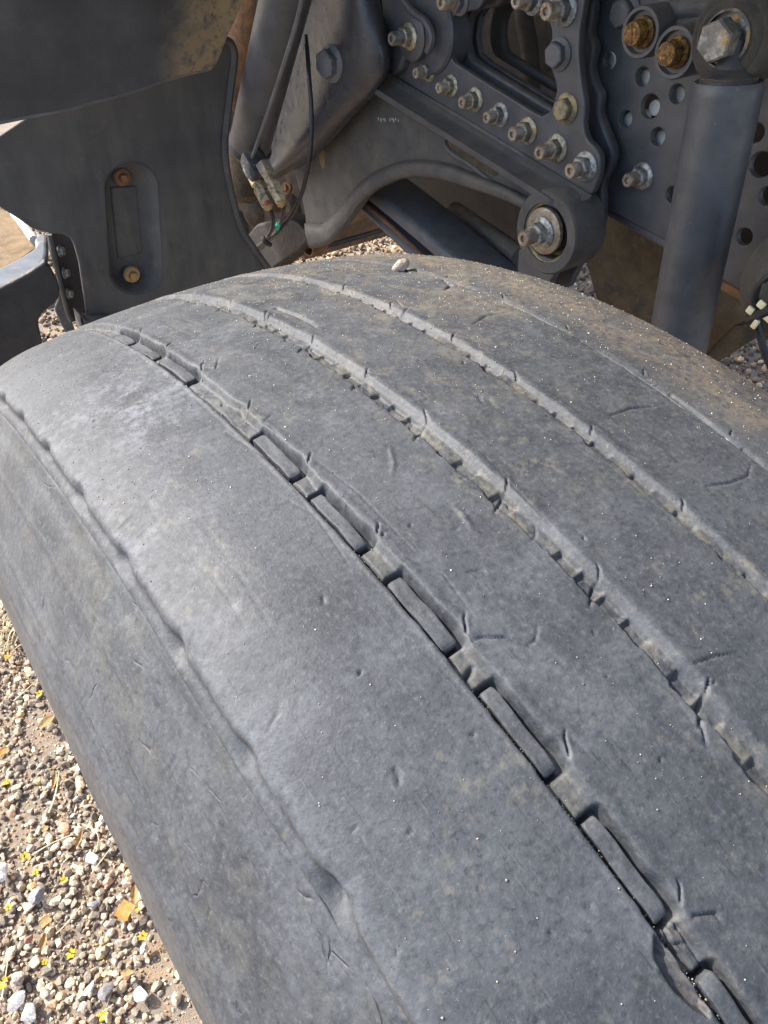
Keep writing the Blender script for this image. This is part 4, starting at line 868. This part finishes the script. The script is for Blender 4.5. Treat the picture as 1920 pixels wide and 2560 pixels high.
# --- leaf spring under the arm
lf = thing('leaf_spring', 'flat dark spring leaf slanting down under the arched arm', 'leaf spring', base_of(onx(1020, 560, .62)))
def leafbar(p0, p1, width, th, lift, mat, name, bev):
    a = onx(*p0, 0.60); b = onx(*p1, 0.60); d = (b - a).normalized(); a = a - d * 0.35; b = b + d * 0.25
    up_ = Vector((1, 0, 0)).cross(d).normalized(); up_ = up_ if up_.z > 0 else -up_
    ms = []; m = (a + b) / 2
    prof_ = [(0, -th * .5), (0.004, -th * .12), (.012, 0), (width - .012, 0), (width - .004, -th * .12), (width, -th * .5), (width - .004, -th * .9), (width - 0.012, -th), (0.012, -th), (0.004, -th * .9)]
    bm = bmesh.new(); rings = []
    for t_ in range(13):
        c = a + (b - a) * (t_ / 12) + up_ * (lift - 0.018 * (2 * t_ / 12 - 1) ** 2 + 0.018)
        rings.append([bm.verts.new(c + Vector((x, 0, 0)) + up_ * y) for x, y in prof_])
    for r0_, r1_ in zip(rings, rings[1:]):
        for k in range(len(prof_)): bm.faces.new((r0_[k], r0_[(k + 1) % len(prof_)], r1_[(k + 1) % len(prof_)], r1_[k]))
    bm.faces.new(rings[0]); bm.faces.new(rings[-1][::-1])
    return link(name, bm_mesh(bm), mat, lf, angle=50)
M_LEAFST = worn('spring_paint', (0.105, 0.112, 0.125), [((0.16, 0.11, 0.09), 26, 0.5, 0.7, 0.5), ((0.16, 0.155, 0.15), 110, 0.58, 0.72, 0.4)], 0.5, bump=(200, 0.001))
leafbar(K(420, 285), K(860, 640), 0.092, 0.026, 0.0, M_LEAFST, 'upper_leaf', .004)
leafbar(K(400, 300), K(840, 700), 0.088, 0.020, -0.028, M_LEAFST, 'lower_leaf', .004)
link('rust_seam', tube([onx(*K(372, 308), .606), onx(*K(600, 500), .606), onx(*K(850, 735), .606)], 0.004, 8), M_RSTB, lf)
link('side_rod', tube([onx(*K(1090, 390), .74), onx(*K(1340, 560), .72), onx(*K(1600, 740), .70)], 0.016, 14), M_CAST, lf)

# --- rusty cross beam far behind
p = ony(*K(180, 712), 1.62)
bmM = thing('cross_beam', 'rust brown cross beam low behind the arched arm', 'beam', (p.x, p.y, p.z))
link('beam', box((p.x + 0.44, 1.67, p.z + 0.085), (1.1, 0.10, 0.17), bevel=0.012), M_RSTB, bmM)
link('top_strip', box((p.x + 0.44, 1.655, p.z + 0.03), (1.1, 0.09, 0.012), bevel=0.003), M_DARK, bmM)
# --- black mounting plate low beside the hoses
XB = 0.58
mpz = thing('mounting_foot', 'black rounded mounting foot below the hydraulic hoses', 'bracket', base_of(onx(*B(560, 1400), XB)))
link('foot', plate(fillet(fx(mp(B, [(330, 1330), (470, 1290), (560, 1310), (630, 1380), (635, 1440), (590, 1490), (480, 1560), (380, 1640), (200, 1500)]), XB), .012), [], .05, .006, MX(XB)), M_BLK, mpz)
link('small_pipe', lathe([(0.011, 0), (0.014, 0), (0.014, -0.05), (0.011, -0.05)], frame(onx(*B(640, 1480), .6), (-1, -.3, 0)), 20, True), M_RSTB, mpz)
link('rust_bolt', lathe([(0, .012), (.006, .012), (.007, .008), (.012, .006), (.012, 0)], frame(onx(*B(520, 1120), XB), (-1, -.3, .5)), 16), M_RSTB, mpz)
# --- dark driveline housing that closes the view through the openings
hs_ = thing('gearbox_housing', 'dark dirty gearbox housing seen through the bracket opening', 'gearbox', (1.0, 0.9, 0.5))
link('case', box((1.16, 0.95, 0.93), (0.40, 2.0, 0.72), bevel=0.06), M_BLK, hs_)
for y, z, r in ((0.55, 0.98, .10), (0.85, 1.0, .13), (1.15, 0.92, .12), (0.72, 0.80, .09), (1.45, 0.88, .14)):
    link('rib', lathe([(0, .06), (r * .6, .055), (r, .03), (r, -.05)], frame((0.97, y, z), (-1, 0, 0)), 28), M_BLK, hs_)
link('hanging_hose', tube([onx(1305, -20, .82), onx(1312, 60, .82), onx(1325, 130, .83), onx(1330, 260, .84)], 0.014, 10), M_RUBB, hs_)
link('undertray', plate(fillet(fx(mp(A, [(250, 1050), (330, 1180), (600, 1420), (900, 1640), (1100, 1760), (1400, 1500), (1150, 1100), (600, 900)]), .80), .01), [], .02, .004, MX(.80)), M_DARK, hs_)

# --- brown splash shield and axle parts under the rail
XS = 0.76
sh_ = thing('splash_shield', 'rough brown dust caked shield hanging below the chassis rail', 'shield', base_of(onx(1560, 680, XS)))
link('shield', plate(fillet(fx(mp(D, [(380, 1050), (900, 1350), (960, 1500), (900, 2000), (640, 1950), (430, 1690), (392, 1560), (345, 1400), (390, 1280)]), XS), .01), [], .02, .004, MX(XS)), M_MUD, sh_)
ax = thing('axle_bracket', 'tan dusty steel bracket low behind the shock absorber', 'bracket', base_of(onx(1850, 780, .84)))
link('plate', plate(fillet(fx([(1740, 640), (1880, 735), (2060, 800), (2060, 900), (1895, 832), (1800, 880), (1740, 940), (1690, 900)], .84), .006), [], .03, .004, MX(.84)), M_TAN, ax)
link('shadow_plate', plate(fillet(fx([(1700, 960), (1775, 868), (1832, 815), (1862, 808), (1900, 816), (2000, 850), (2000, 880), (1890, 842), (1800, 900)], .815), .004), [], .03, .006, MX(.815)), M_MUD, ax)  # dark plate standing in for the shadow on the tan metal

# --- shock absorber
st_, sb_ = onx(1823, 196, .525), onx(1690, 880, .525)
shk = thing('shock_absorber', 'thick dark grey shock absorber tube standing at the right', 'shock absorber', base_of(sb_))
SM = frame(sb_, st_ - sb_, (1, 0, 0)); Ls = (st_ - sb_).length; rs_ = 0.0308
link('tube', lathe([(rs_, -0.25), (rs_, Ls - 0.012), (rs_ * .99, Ls - 0.006), (rs_ * .93, Ls - 0.002), (rs_ * .80, Ls - 0.003)], SM, 56), M_CH, shk, angle=40)
link('cap', lathe([(rs_ * .82, Ls - 0.004), (rs_ * .76, Ls + 0.002), (rs_ * .45, Ls + 0.008), (0.012, Ls + 0.014), (0.012, Ls + 0.03)], SM, 40), M_DARK, shk)
link('rust_ring', lathe([(rs_ * .77, Ls - 0.001), (rs_ * .80, Ls + 0.0005), (rs_ * .74, Ls + 0.002)], SM, 48), M_MUD, shk)
ec = onx(*D(1195, 205), .535); ECM = frame(ec, (-1, 0, 0))
link('eye', lathe([(0.021, 0.014), (0.026, 0.016), (0.031, 0.011), (0.034, 0.012), (0.0375, 0.009), (0.039, 0.004), (0.039, -0.03), (0.02, -0.03)], ECM, 56, True), M_RUBB, shk, angle=50)
hb = joined([lathe([(0, .012), (.0245, .012), (.026, .014), (.026, .017), (.0235, .019)], Matrix.Identity(4), 36), lathe([(.0185, .018), (.0195, .020), (.0195, .034), (.0175, .036), (0, .036)], Matrix.Identity(4), 6)])
hb.materials.append(worn('scratched_bolt', (.16, .155, .145), [((.42, .40, .36), 70, .5, .64, .8), ((.40, .24, .05), 55, .54, .66, .8), ((.06, .06, .06), 120, .55, .7, .7)], .42, .3, bump=(300, .0008)))
hb.shade_smooth(); hb.set_sharp_from_angle(angle=math.radians(30))
place('bolt_head', hb, ECM @ Matrix.Rotation(.5, 4, 'Z') @ Matrix.Diagonal((.86, .86, .95, 1)), shk)
None and link('weld_seam', lathe([(rs_ * .995, Ls - .020), (rs_ * 1.03, Ls - .018), (rs_ * .995, Ls - .0155)], SM, 48), M_CH, shk)
None and link('tube_seam', tube([sb_ + (st_ - sb_) * k + (RIGHT * -.55 - FWD * .83).normalized() * (rs_ * .995) for k in (.0, .5, .97)], .0011, 6), M_CH, shk)
# --- cast bracket with two rusty bolts
XK = 0.588
kb = thing('shock_mount', 'dark cast mount with two rust orange bolts above the rail holes', 'mount', base_of(onx(1700, 100, XK)))
link('casting', plate(fillet(fx(mp(D, [(585, 120), (690, 60), (840, 20), (1000, -40), (1450, -90), (1450, 330), (1250, 400), (1060, 390), (960, 395), (880, 330), (760, 330), (720, 230), (620, 260)]), XK), .012), [], .032, .008, MX(XK)), M_CAST, kb, angle=40)
for pts_, r in (([(740, 120), (830, 75), (960, 45), (1100, 40)], .011), ([(770, 190), (860, 175), (980, 165), (1060, 160)], .014), ([(760, 100), (775, 170), (800, 250)], .007)):
    link('rib', tube([onx(*D(x, y), XK - .006) for x, y in pts_], r, 10), M_CAST, kb)
RB = joined([lathe([(0, .0), (.0165, .0), (.0165, .003), (.0135, .006)], Matrix.Identity(4), 28), lathe([(.0128, .004), (.0128, .016), (.0118, .0185), (.004, .0185), (0, .0175)], Matrix.Identity(4), 12), box((0, 0, .0188), (.0018, .021, .0016))])
RB.materials.append(M_RUST); RB.shade_smooth(); RB.set_sharp_from_angle(angle=math.radians(25))
for (x, y), sp_ in (((662, 180), .3), ((850, 292), 1.7)):
    P = onx(*D(x, y), .545)
    bo = link('boss', lathe([(.0225, -.05), (.0225, -.002), (.0215, 0), (.0185, 0), (.0175, -.006), (0, -.006)], frame(P, (-1, 0, 0)), 40), M_CH, kb, angle=40)
    o = place('rusty_bolt', RB, frame(P + Vector((.005, 0, 0)), (-1, 0, 0)) @ Matrix.Rotation(sp_, 4, 'Z') @ Matrix.Diagonal((.84, .84, .95, 1)), kb)

# --- lug bracket at the top
XL = 0.548
lug = thing('lug_bracket', 'dark rounded lug with one nut between the pressed bracket and the opening', 'bracket', base_of(onx(1010, 90, XL)))
link('lug', lathe([(0, 0), (.0255, 0), (.028, -.002), (.028, -.05), (.03, -.05)], frame(onx(*A(318, 238), XL), (-1, 0, 0)), 40), M_CH, lug, angle=40)
link('arm', plate(fillet(fx(mp(A, [(60, -200), (130, 20), (150, 250), (150, 440), (205, 488), (255, 455), (290, 350), (400, 345), (455, 280), (450, 190), (400, 110), (330, 60), (240, -200)]), XL + .004), .006), [], .024, .006, MX(XL + .004)), M_CH, lug)
link('edge_rib', tube([onx(*A(x, y), XL) for x, y in [(240, -60), (330, 70), (420, 140), (462, 240), (430, 330)]], .005, 8), M_CH, lug)
nut(lug, onx(*A(318, 232), XL), sc=1.15, spin=.2)
link('thick_disc', lathe([(0, 0), (.045, 0), (.048, -.003), (.048, -.03)], frame(onx(*A(430, 215), XL + .012), (-1, 0, 0)), 40), M_CH, lug)

M_GLOSS = worn('glossy_dark_paint', (0.048, 0.050, 0.058), [(DUSTC, 20, 0.55, 0.75, 0.4), ((0.12, 0.12, 0.12), 120, 0.62, 0.72, 0.4)], 0.33, bump=(60, 0.001))
# --- pressed cab bracket
cb = thing('pressed_bracket', 'curved dark pressed steel bracket with one hex bolt beside the cylinder', 'bracket', base_of(onx(780, 300, .52)))
CC_ = [([(655, -60), (610, 150), (560, 330), (500, 560), (440, 760), (385, 950)], .545), ([(760, -60), (750, 150), (715, 330), (635, 560), (535, 780), (405, 985)], .517), ([(910, -60), (915, 190), (890, 380), (790, 590), (625, 830), (430, 1015)], .503), ([(1000, -60), (1075, 320), (1030, 470), (860, 670), (650, 900), (448, 1035)], .520), ([(1030, -60), (1108, 330), (1064, 492), (882, 692), (662, 922), (452, 1045)], .540)]
link('shell', loft([[onx(*B(x, y), xx) for x, y in r] for r, xx in CC_], 6, 6, .005), M_GLOSS, cb, angle=60)
pb = onx(*B(785, 375), .497)
nut(cb, pb, axis=(-1, -.12, .05), me=NUT_G, stud=False, sc=1.55, spin=.3, name='bolt_head')
link('edge_clip', tube([onx(*B(x, y), .533) for x, y in [(755, 832), (820, 762), (885, 682)]], .004, 8), M_CH, cb)

# --- cab tilt cylinder with its pipe and fittings
XC = 0.44
M_BLOCK = worn('corroded_block', (0.06, 0.062, 0.07), [((0.26, 0.24, 0.21), 90, 0.56, 0.66, 0.7), ((0.25, 0.14, 0.06), 70, 0.6, 0.7, 0.7)], .6, .1, bump=(300, .001))
ct, cbm = onx(727, -60, XC), onx(622, 372, XC)
cyl = thing('tilt_cylinder', 'smooth grey hydraulic cylinder leaning beside the plastic panel', 'hydraulic cylinder', base_of(cbm))
CM = frame(cbm, ct - cbm, (1, 0, 0)); Lc = (ct - cbm).length
link('barrel', lathe([(.020, -.012), (.029, -.006), (.0335, .004), (.0335, Lc), (.03, Lc + .3)], CM, 48), M_CH, cyl, angle=50)
tocam = (CAM - cbm).normalized()
link('pipe', tube([onx(*B(618, -60), XC - .032), onx(*B(560, 180), XC - .034), onx(*B(440, 560), XC - .034), onx(*B(350, 820), XC - .032), onx(*B(300, 965), XC - .026)], .0031, 10), M_HEAD, cyl)
link('end_block', box(onx(*B(335, 985), XC - .02), (.038, .046, .030), frame((0, 0, 0), (ct - cbm)), .008), M_BLOCK, cyl)
link('weld_collar', lathe([(.0335, .0), (.037, .006), (.0335, .014)], CM, 40), M_DARK, cyl)
def fitting(x0, y0, x1, y1, seed, red=False):
    a = onx(*B(x0, y0), XC - .028); b = onx(*B(x1, y1), XC - .028); d = b - a; L = d.length; FM = frame(a, d)
    f = link('fitting', lathe([(.0, 0), (.0088, 0), (.0088, L * .10), (.0105, L * .12), (.0105, L * .34), (.0085, L * .36), (.0085, L * .44), (.0112, L * .46), (.0112, L * .86), (.0085, L * .97), (.0045, L)], FM, 6 if seed else 8), M_ZBR2, cyl, angle=25)
    link('hex_nut', lathe([(.0, -.008), (.0115, -.008), (.0125, -.006), (.0125, .006), (.0115, .008), (0, .008)], FM, 6), M_HEAD if not seed else M_ZBR, cyl, angle=25)
    link('rust_ring', lathe([(.0085, L * .955), (.0095, L * .98), (.0055, L * 1.03), (.004, L * 1.08)], FM, 16), M_YEL2, cyl)
    if red: link('red_mark', tube([a + d * .80 + tocam * .0098, a + d * .88 + tocam * .0085], .0042, 8, smooth=False), M_RED, cyl)
    return b, d
M_ZBR2 = worn('corroded_zinc', (0.50, 0.40, 0.24), [((0.10, 0.09, 0.08), 130, 0.46, 0.58, 0.85), ((0.55, 0.50, 0.24), 110, 0.58, 0.68, 0.7), ((0.28, 0.16, 0.08), 90, 0.58, 0.7, 0.6)], .6, .15, bump=(400, .0008))
M_YEL2 = worn('tan_rust', (0.40, 0.26, 0.11), [((0.25, 0.12, 0.05), 150, .5, .65, .7)], .8)
f1, d1 = fitting(305, 1020, 412, 1232, 0, True); f2, d2 = fitting(385, 995, 492, 1212, 1)
end_ = ony(*B(250, 1530), .99)
h1 = thing('hydraulic_hose', 'thin black hose from the fitting with the red paint mark', 'hose', base_of(f1), 'hydraulic hoses')
link('hose', tube([f1, onx(*B(432, 1290), XC - .02), onx(*B(425, 1360), XC - .01), onx(*B(380, 1430), XC + .01), onx(*B(320, 1475), XC + .03), onx(*B(255, 1520), XC + .06)], .0034, 10), M_HOSE, h1)
h2 = thing('hydraulic_hose', 'thin black hose with a green tag from the inner fitting', 'hose', base_of(f2), 'hydraulic hoses')
link('hose', tube([f2, onx(*B(492, 1280), XC - .015), onx(*B(470, 1340), XC), onx(*B(430, 1400), XC + .012), onx(*B(350, 1480), XC + .03), onx(*B(270, 1535), XC + .06)], .0034, 10), M_HOSE, h2)
link('green_tag', tube([onx(*B(468, 1325), XC - .006), onx(*B(456, 1352), XC - .006)], .0042, 8, smooth=False), M_GREEN, h2)
cab = thing('black_cable', 'black cable looping down in front of the pressed bracket', 'cable', base_of(onx(*B(650, 800), XC - .03)))
link('cable', tube([onx(*B(x, y), xx) for x, y, xx in [(628, 215, .49), (638, 330, .47), (648, 480, .455), (660, 640, .45), (660, 800, .445), (645, 960, .44), (595, 1170, .44), (510, 1320, .44), (400, 1430, .455), (300, 1510, .49)]], [.0030, .0036], 10), M_HOSE, cab)
link('tie', tube([onx(*B(372, 1405), .43), onx(*B(385, 1430), .43), onx(*B(420, 1452), .44)], .004, 8), M_HOSE, cab)
# --- brown shaft and rubber stop behind the cylinder
bs = thing('steering_shaft', 'rust brown shaft standing behind the hydraulic cylinder', 'shaft', base_of(onx(590, 480, .52)))
link('shaft', tube([onx(*B(330, -60), .60), onx(*B(270, 200), .585), onx(*B(205, 620), .565)], [.034, .030], 18), M_RSTB, bs)
link('boot', lathe([(.015, .06), (.024, .04), (.026, .01), (.034, -.01), (.036, -.045), (.026, -.058), (0, -.06)], frame(onx(*B(245, 1010), .53), (0.25, .2, 1)), 32), M_MUD, bs)

# --- plastic wheel-arch panel with the long recess
YP = 0.95
pan = thing('wheel_arch_panel', 'black textured plastic panel with a long rounded recess and two bolts', 'panel', base_of(ony(330, 700, YP)))
edge = mp(E_, [(1310, 232), (1362, 250), (1388, 300), (1390, 360), (1372, 500), (1348, 700), (1334, 850), (1346, 1000), (1382, 1180), (1432, 1350), (1500, 1462), (1590, 1590), (1700, 1740)])
left = mp(E_, [(520, 1905), (470, 1560), (440, 1450), (420, 1412), (375, 1390), (290, 1380), (200, 1360), (100, 1290), (0, 1228)]) + [(-120, 470), (-120, 420), (15, 330), (60, 300), (200, 200), (500, 100)]
pout = edge + [(700, 900), (260, 960)] + left
slot = []
for (cx_, cy_), a0 in (((775, 1115), math.pi), ((805, 1600), 0)):
    for k in range(13): a = a0 + math.pi * k / 12; slot.append(E_(cx_ + 148 * math.cos(a), cy_ + 140 * math.sin(a)))
sl = fy(slot, YP)
link('panel', plate(fillet(fy(pout, YP), .004), [sl], .006, .0022, MY(YP)), M_PAN, pan, angle=35)
ctr = np.array(sl).mean(0)
def ring3(sc_, dx, y): return [Vector(((a - ctr[0]) * sc_ + ctr[0] + dx, y, (b - ctr[1]) * (1 - (1 - sc_) * .42) + ctr[1])) for a, b in sl]
rings = [ring3(1.06, 0, YP - .0012), ring3(1.0, 0, YP + .001), ring3(.93, -.002, YP + .006), ring3(.74, -.008, YP + .022), ring3(.68, -.009, YP + .025), ring3(.3, -.008, YP + .0255), ring3(.001, -.008, YP + .0255)]
bm = bmesh.new(); vv = [[bm.verts.new(p) for p in r] for r in rings]; n = len(sl)
for a, b in zip(vv, vv[1:]):
    for k in range(n): bm.faces.new((a[k], a[(k + 1) % n], b[(k + 1) % n], b[k]))
link('recess', bm_mesh(bm), M_PAN, pan, angle=60)
link('raised_pad', plate(fillet(fy(mp(E_, [(655, 1110), (815, 1100), (850, 1500), (700, 1540)]), YP + .0225), .004), [], .008, .003, MY(YP + .0225)), M_PAN, pan)
link('bead', tube([ony(u, v, YP - .004) for u, v in edge], .0055, 8), M_PAN, pan)
link('foot', plate(fillet(fy(mp(E_, [(470, 1860), (520, 1900), (640, 1880), (760, 1950), (500, 2010)]), YP - .02), .003), [], .03, .003, MY(YP - .02)), M_PAN, pan)
fb = joined([lathe([(0, .002), (.0125, .002), (.0135, 0), (.012, .004), (.007, .005)], Matrix.Identity(4), 28), lathe([(.0062, .004), (.0062, .009), (.0054, .0105), (.003, .0105), (0, .009)], Matrix.Identity(4), 6)])
fb.materials.append(M_YEL2); fb.shade_smooth(); fb.set_sharp_from_angle(angle=math.radians(30))
fr = fb.copy(); fr.materials.clear(); fr.materials.append(M_RSTB)
place('flanged_bolt', fb, frame(ony(*E_(780, 1625), YP + .014), (0, -1, 0)), pan); place('rusty_bolt', fr, frame(ony(*E_(722, 1048), YP + .020), (0, -1, 0)), pan)
# --- mudguard: the visible lower end, with a roof and a wall added for shade
YG = 0.86
gd_ = thing('mudguard', 'black mudguard end with caked brown dust in the upper left corner', 'mudguard', base_of(ony(200, 250, YG)))
low = [(-160, 330), (0, 302), (84, 285), (169, 270), (232, 251), (295, 236), (363, 215), (422, 194), (485, 177), (521, 169)]
def lift(f, du, y): return [ony(u + (du * (i / 9.0) if du else 0), v + f * (1 if i < 9 else 1), y) for i, (u, v) in enumerate(low)]
right = [(521, 169), (540, 143), (561, 89), (586, 34), (606, -25), (640, -110)]
rows = []
for k, (u, v) in enumerate(right):
    f = [0, -.16, -.5, -.85, -1.2, -1.75][k]; y = YG - [0, .004, .012, .02, .03, .05][k]
    rows.append([ony(lu + (u - 521) * (i / 9.0) ** 2, lv + (v - 169) * (2.1 - 1.1 * i / 9.0), y) for i, (lu, lv) in enumerate(low[:-1])] + [ony(u, v, y)])
link('skirt', loft(rows, 3, 4, .006), M_GUARD, gd_, angle=60)
lip3 = [ony(u, v + 1, YG - .003) for u, v in low + right[1:]]
link('rolled_edge', tube(lip3, .0035, 8, sub=3), M_HEAD, gd_)
zr = 1.44
link('shade_roof', box((0.72, 0.50, zr), (1.42, 3.0, .03), bevel=.008), M_GUARD, gd_)  # unseen slab, added to keep the sun off the chassis
link('shade_wall', box((1.0, 2.06, 0.96), (1.3, .03, 0.98), bevel=.004), M_BRN, gd_)  # added wall that blocks skylight coming in from the front
link('arch_wall', box((0.15, 0.86, 1.33), (0.6, .02, .22), bevel=.004), M_GUARD, gd_)

M_TANS = worn('step_dust', (0.19, 0.125, 0.062), [((0.06, 0.04, 0.022), 16, 0.45, 0.65, 0.8), ((0.24, 0.18, 0.10), 90, 0.5, 0.66, 0.6)], 0.85, bump=(200, 0.001))
# --- steel step frame at the left edge
ZS = 0.69
stp = thing('step_frame', 'scuffed grey steel step with a tan dusty tread at the left edge', 'step', base_of(onz(60, 700, ZS)))
rim_o = mp(S_, [(-420, 1925), (0, 1730), (250, 1600), (375, 1512), (418, 1462), (432, 1400), (434, 1240), (338, 1203)]); rim_i = mp(S_, [(322, 1262), (310, 1290), (322, 1345), (298, 1378), (180, 1452), (0, 1542), (-420, 1750)])
def onz2(L, z): return [(p.x, p.y) for p in (onz(u, v, z) for u, v in L)]
MZ = Matrix.Translation((0, 0, ZS))
link('rim', plate(fillet(onz2(rim_o + rim_i, ZS), .006), [], .014, .005, MZ), M_STEPP, stp, angle=40)
link('tread_plate', plate(fillet(onz2(mp(S_, [(-420, 850), (0, 1000), (140, 1065), (335, 1290), (335, 1360), (180, 1470), (0, 1560), (-420, 1770)]), ZS - .012), .005), [], .006, .002, Matrix.Translation((0, 0, ZS - .012))), M_TANS, stp)
link('pale_edge', tube([onz(*S_(x, y), ZS - .004) for x, y in [(130, 1050), (200, 1130), (312, 1290)]], .007, 8), M_PALE, stp)  # pale tube along the inner edge of the step
yb = onz(*S_(420, 1480), ZS).y
fo = mp(S_, [(-420, 1930), (0, 1736), (250, 1606), (380, 1520), (425, 1475), (470, 1540), (530, 1650), (560, 1740), (548, 1830), (500, 1885), (400, 1965), (362, 2030), (365, 2090), (395, 2230), (380, 2400), (-420, 2600)])
link('side_face', plate(fillet(fy(fo, yb - .10), .003), [], .012, .004, MY(yb - .10)), M_DARK2 if 'M_DARK2' in globals() else M_DARK, stp)
# --- black bracket with three nuts between step and panel
YB = 1.02
bb = thing('bolted_bracket', 'narrow black bracket with three small nuts left of the plastic panel', 'bracket', base_of(ony(*S_(650, 1800), YB)))
link('plate', plate(fillet(fy(mp(S_, [(440, 1215), (560, 1210), (720, 1300), (900, 1700), (900, 2050), (720, 2035), (690, 2052), (640, 2040), (605, 1900), (520, 1560), (470, 1400)]), YB), .004), [], .012, .003, MY(YB)), M_DARK, bb)
link('edge_strip', tube([ony(*S_(x, y), YB - .008) for x, y in [(455, 1240), (500, 1450), (570, 1750), (625, 1960), (660, 2040)]], .004, 8), M_CH, bb)
for x, y in ((548, 1392), (592, 1595), (628, 1785)):
    nut(bb, ony(*S_(x, y), YB - .004), axis=(.8, -.6, .05), sc=.62, stud=False, spin=.3)
pl = thing('grey_strip', 'pale grey steel strip below the narrow bolted bracket', 'steel strip', base_of(ony(*S_(620, 2000), 1.08)))
link('strip', plate(fillet(fy(mp(S_, [(545, 1720), (575, 1740), (650, 1990), (720, 2200), (640, 2200), (560, 2060), (505, 1930), (540, 1840)]), 1.08), .003), [], .006, .002, MY(1.08)), M_STEPP, pl)

# --- rubber bellows and cable with cream ties at the right edge
br = onx(1985, 705, .50)
bw = thing('rubber_bellows', 'dusty dark rubber bellows cut by the right edge', 'bellows', base_of(br))
link('bellows', lathe([(0, .05), (.020, .046), (.036, .034), (.0425, .016), (.0435, 0), (.041, -.02), (.035, -.036), (.03, -.045)], frame(br, (-.55, -.2, .8)), 40), M_RUBB, bw)
cc = thing('sensor_cable', 'black cable held by cream plastic ties at the right edge', 'cable', base_of(onx(1890, 780, .46)))
cp = [onx(u, v, .455) for u, v in [(1990, 660), (1930, 688), (1900, 715), (1886, 745), (1888, 775), (1897, 825), (1912, 880), (1935, 935), (1965, 1000)]]
link('cable', tube(cp, .0035, 10), M_HOSE, cc)
link('saddle', tube([onx(1872, 797, .458), onx(1895, 788, .450), onx(1925, 776, .450), onx(1960, 765, .455)], .0042, 8), M_HOSE, cc)
for u, v, w, h, a in ((1876, 776, .0068, .0066, .3), (1904, 762, .0072, .0066, .3), (1888, 810, .0050, .0088, .25), (1920, 796, .008, .0056, .3)):
    link('cream_tie', box(onx(u, v, .449), (.003, w, h), Matrix.Rotation(a, 4, 'X'), .001), M_CREAM, cc)
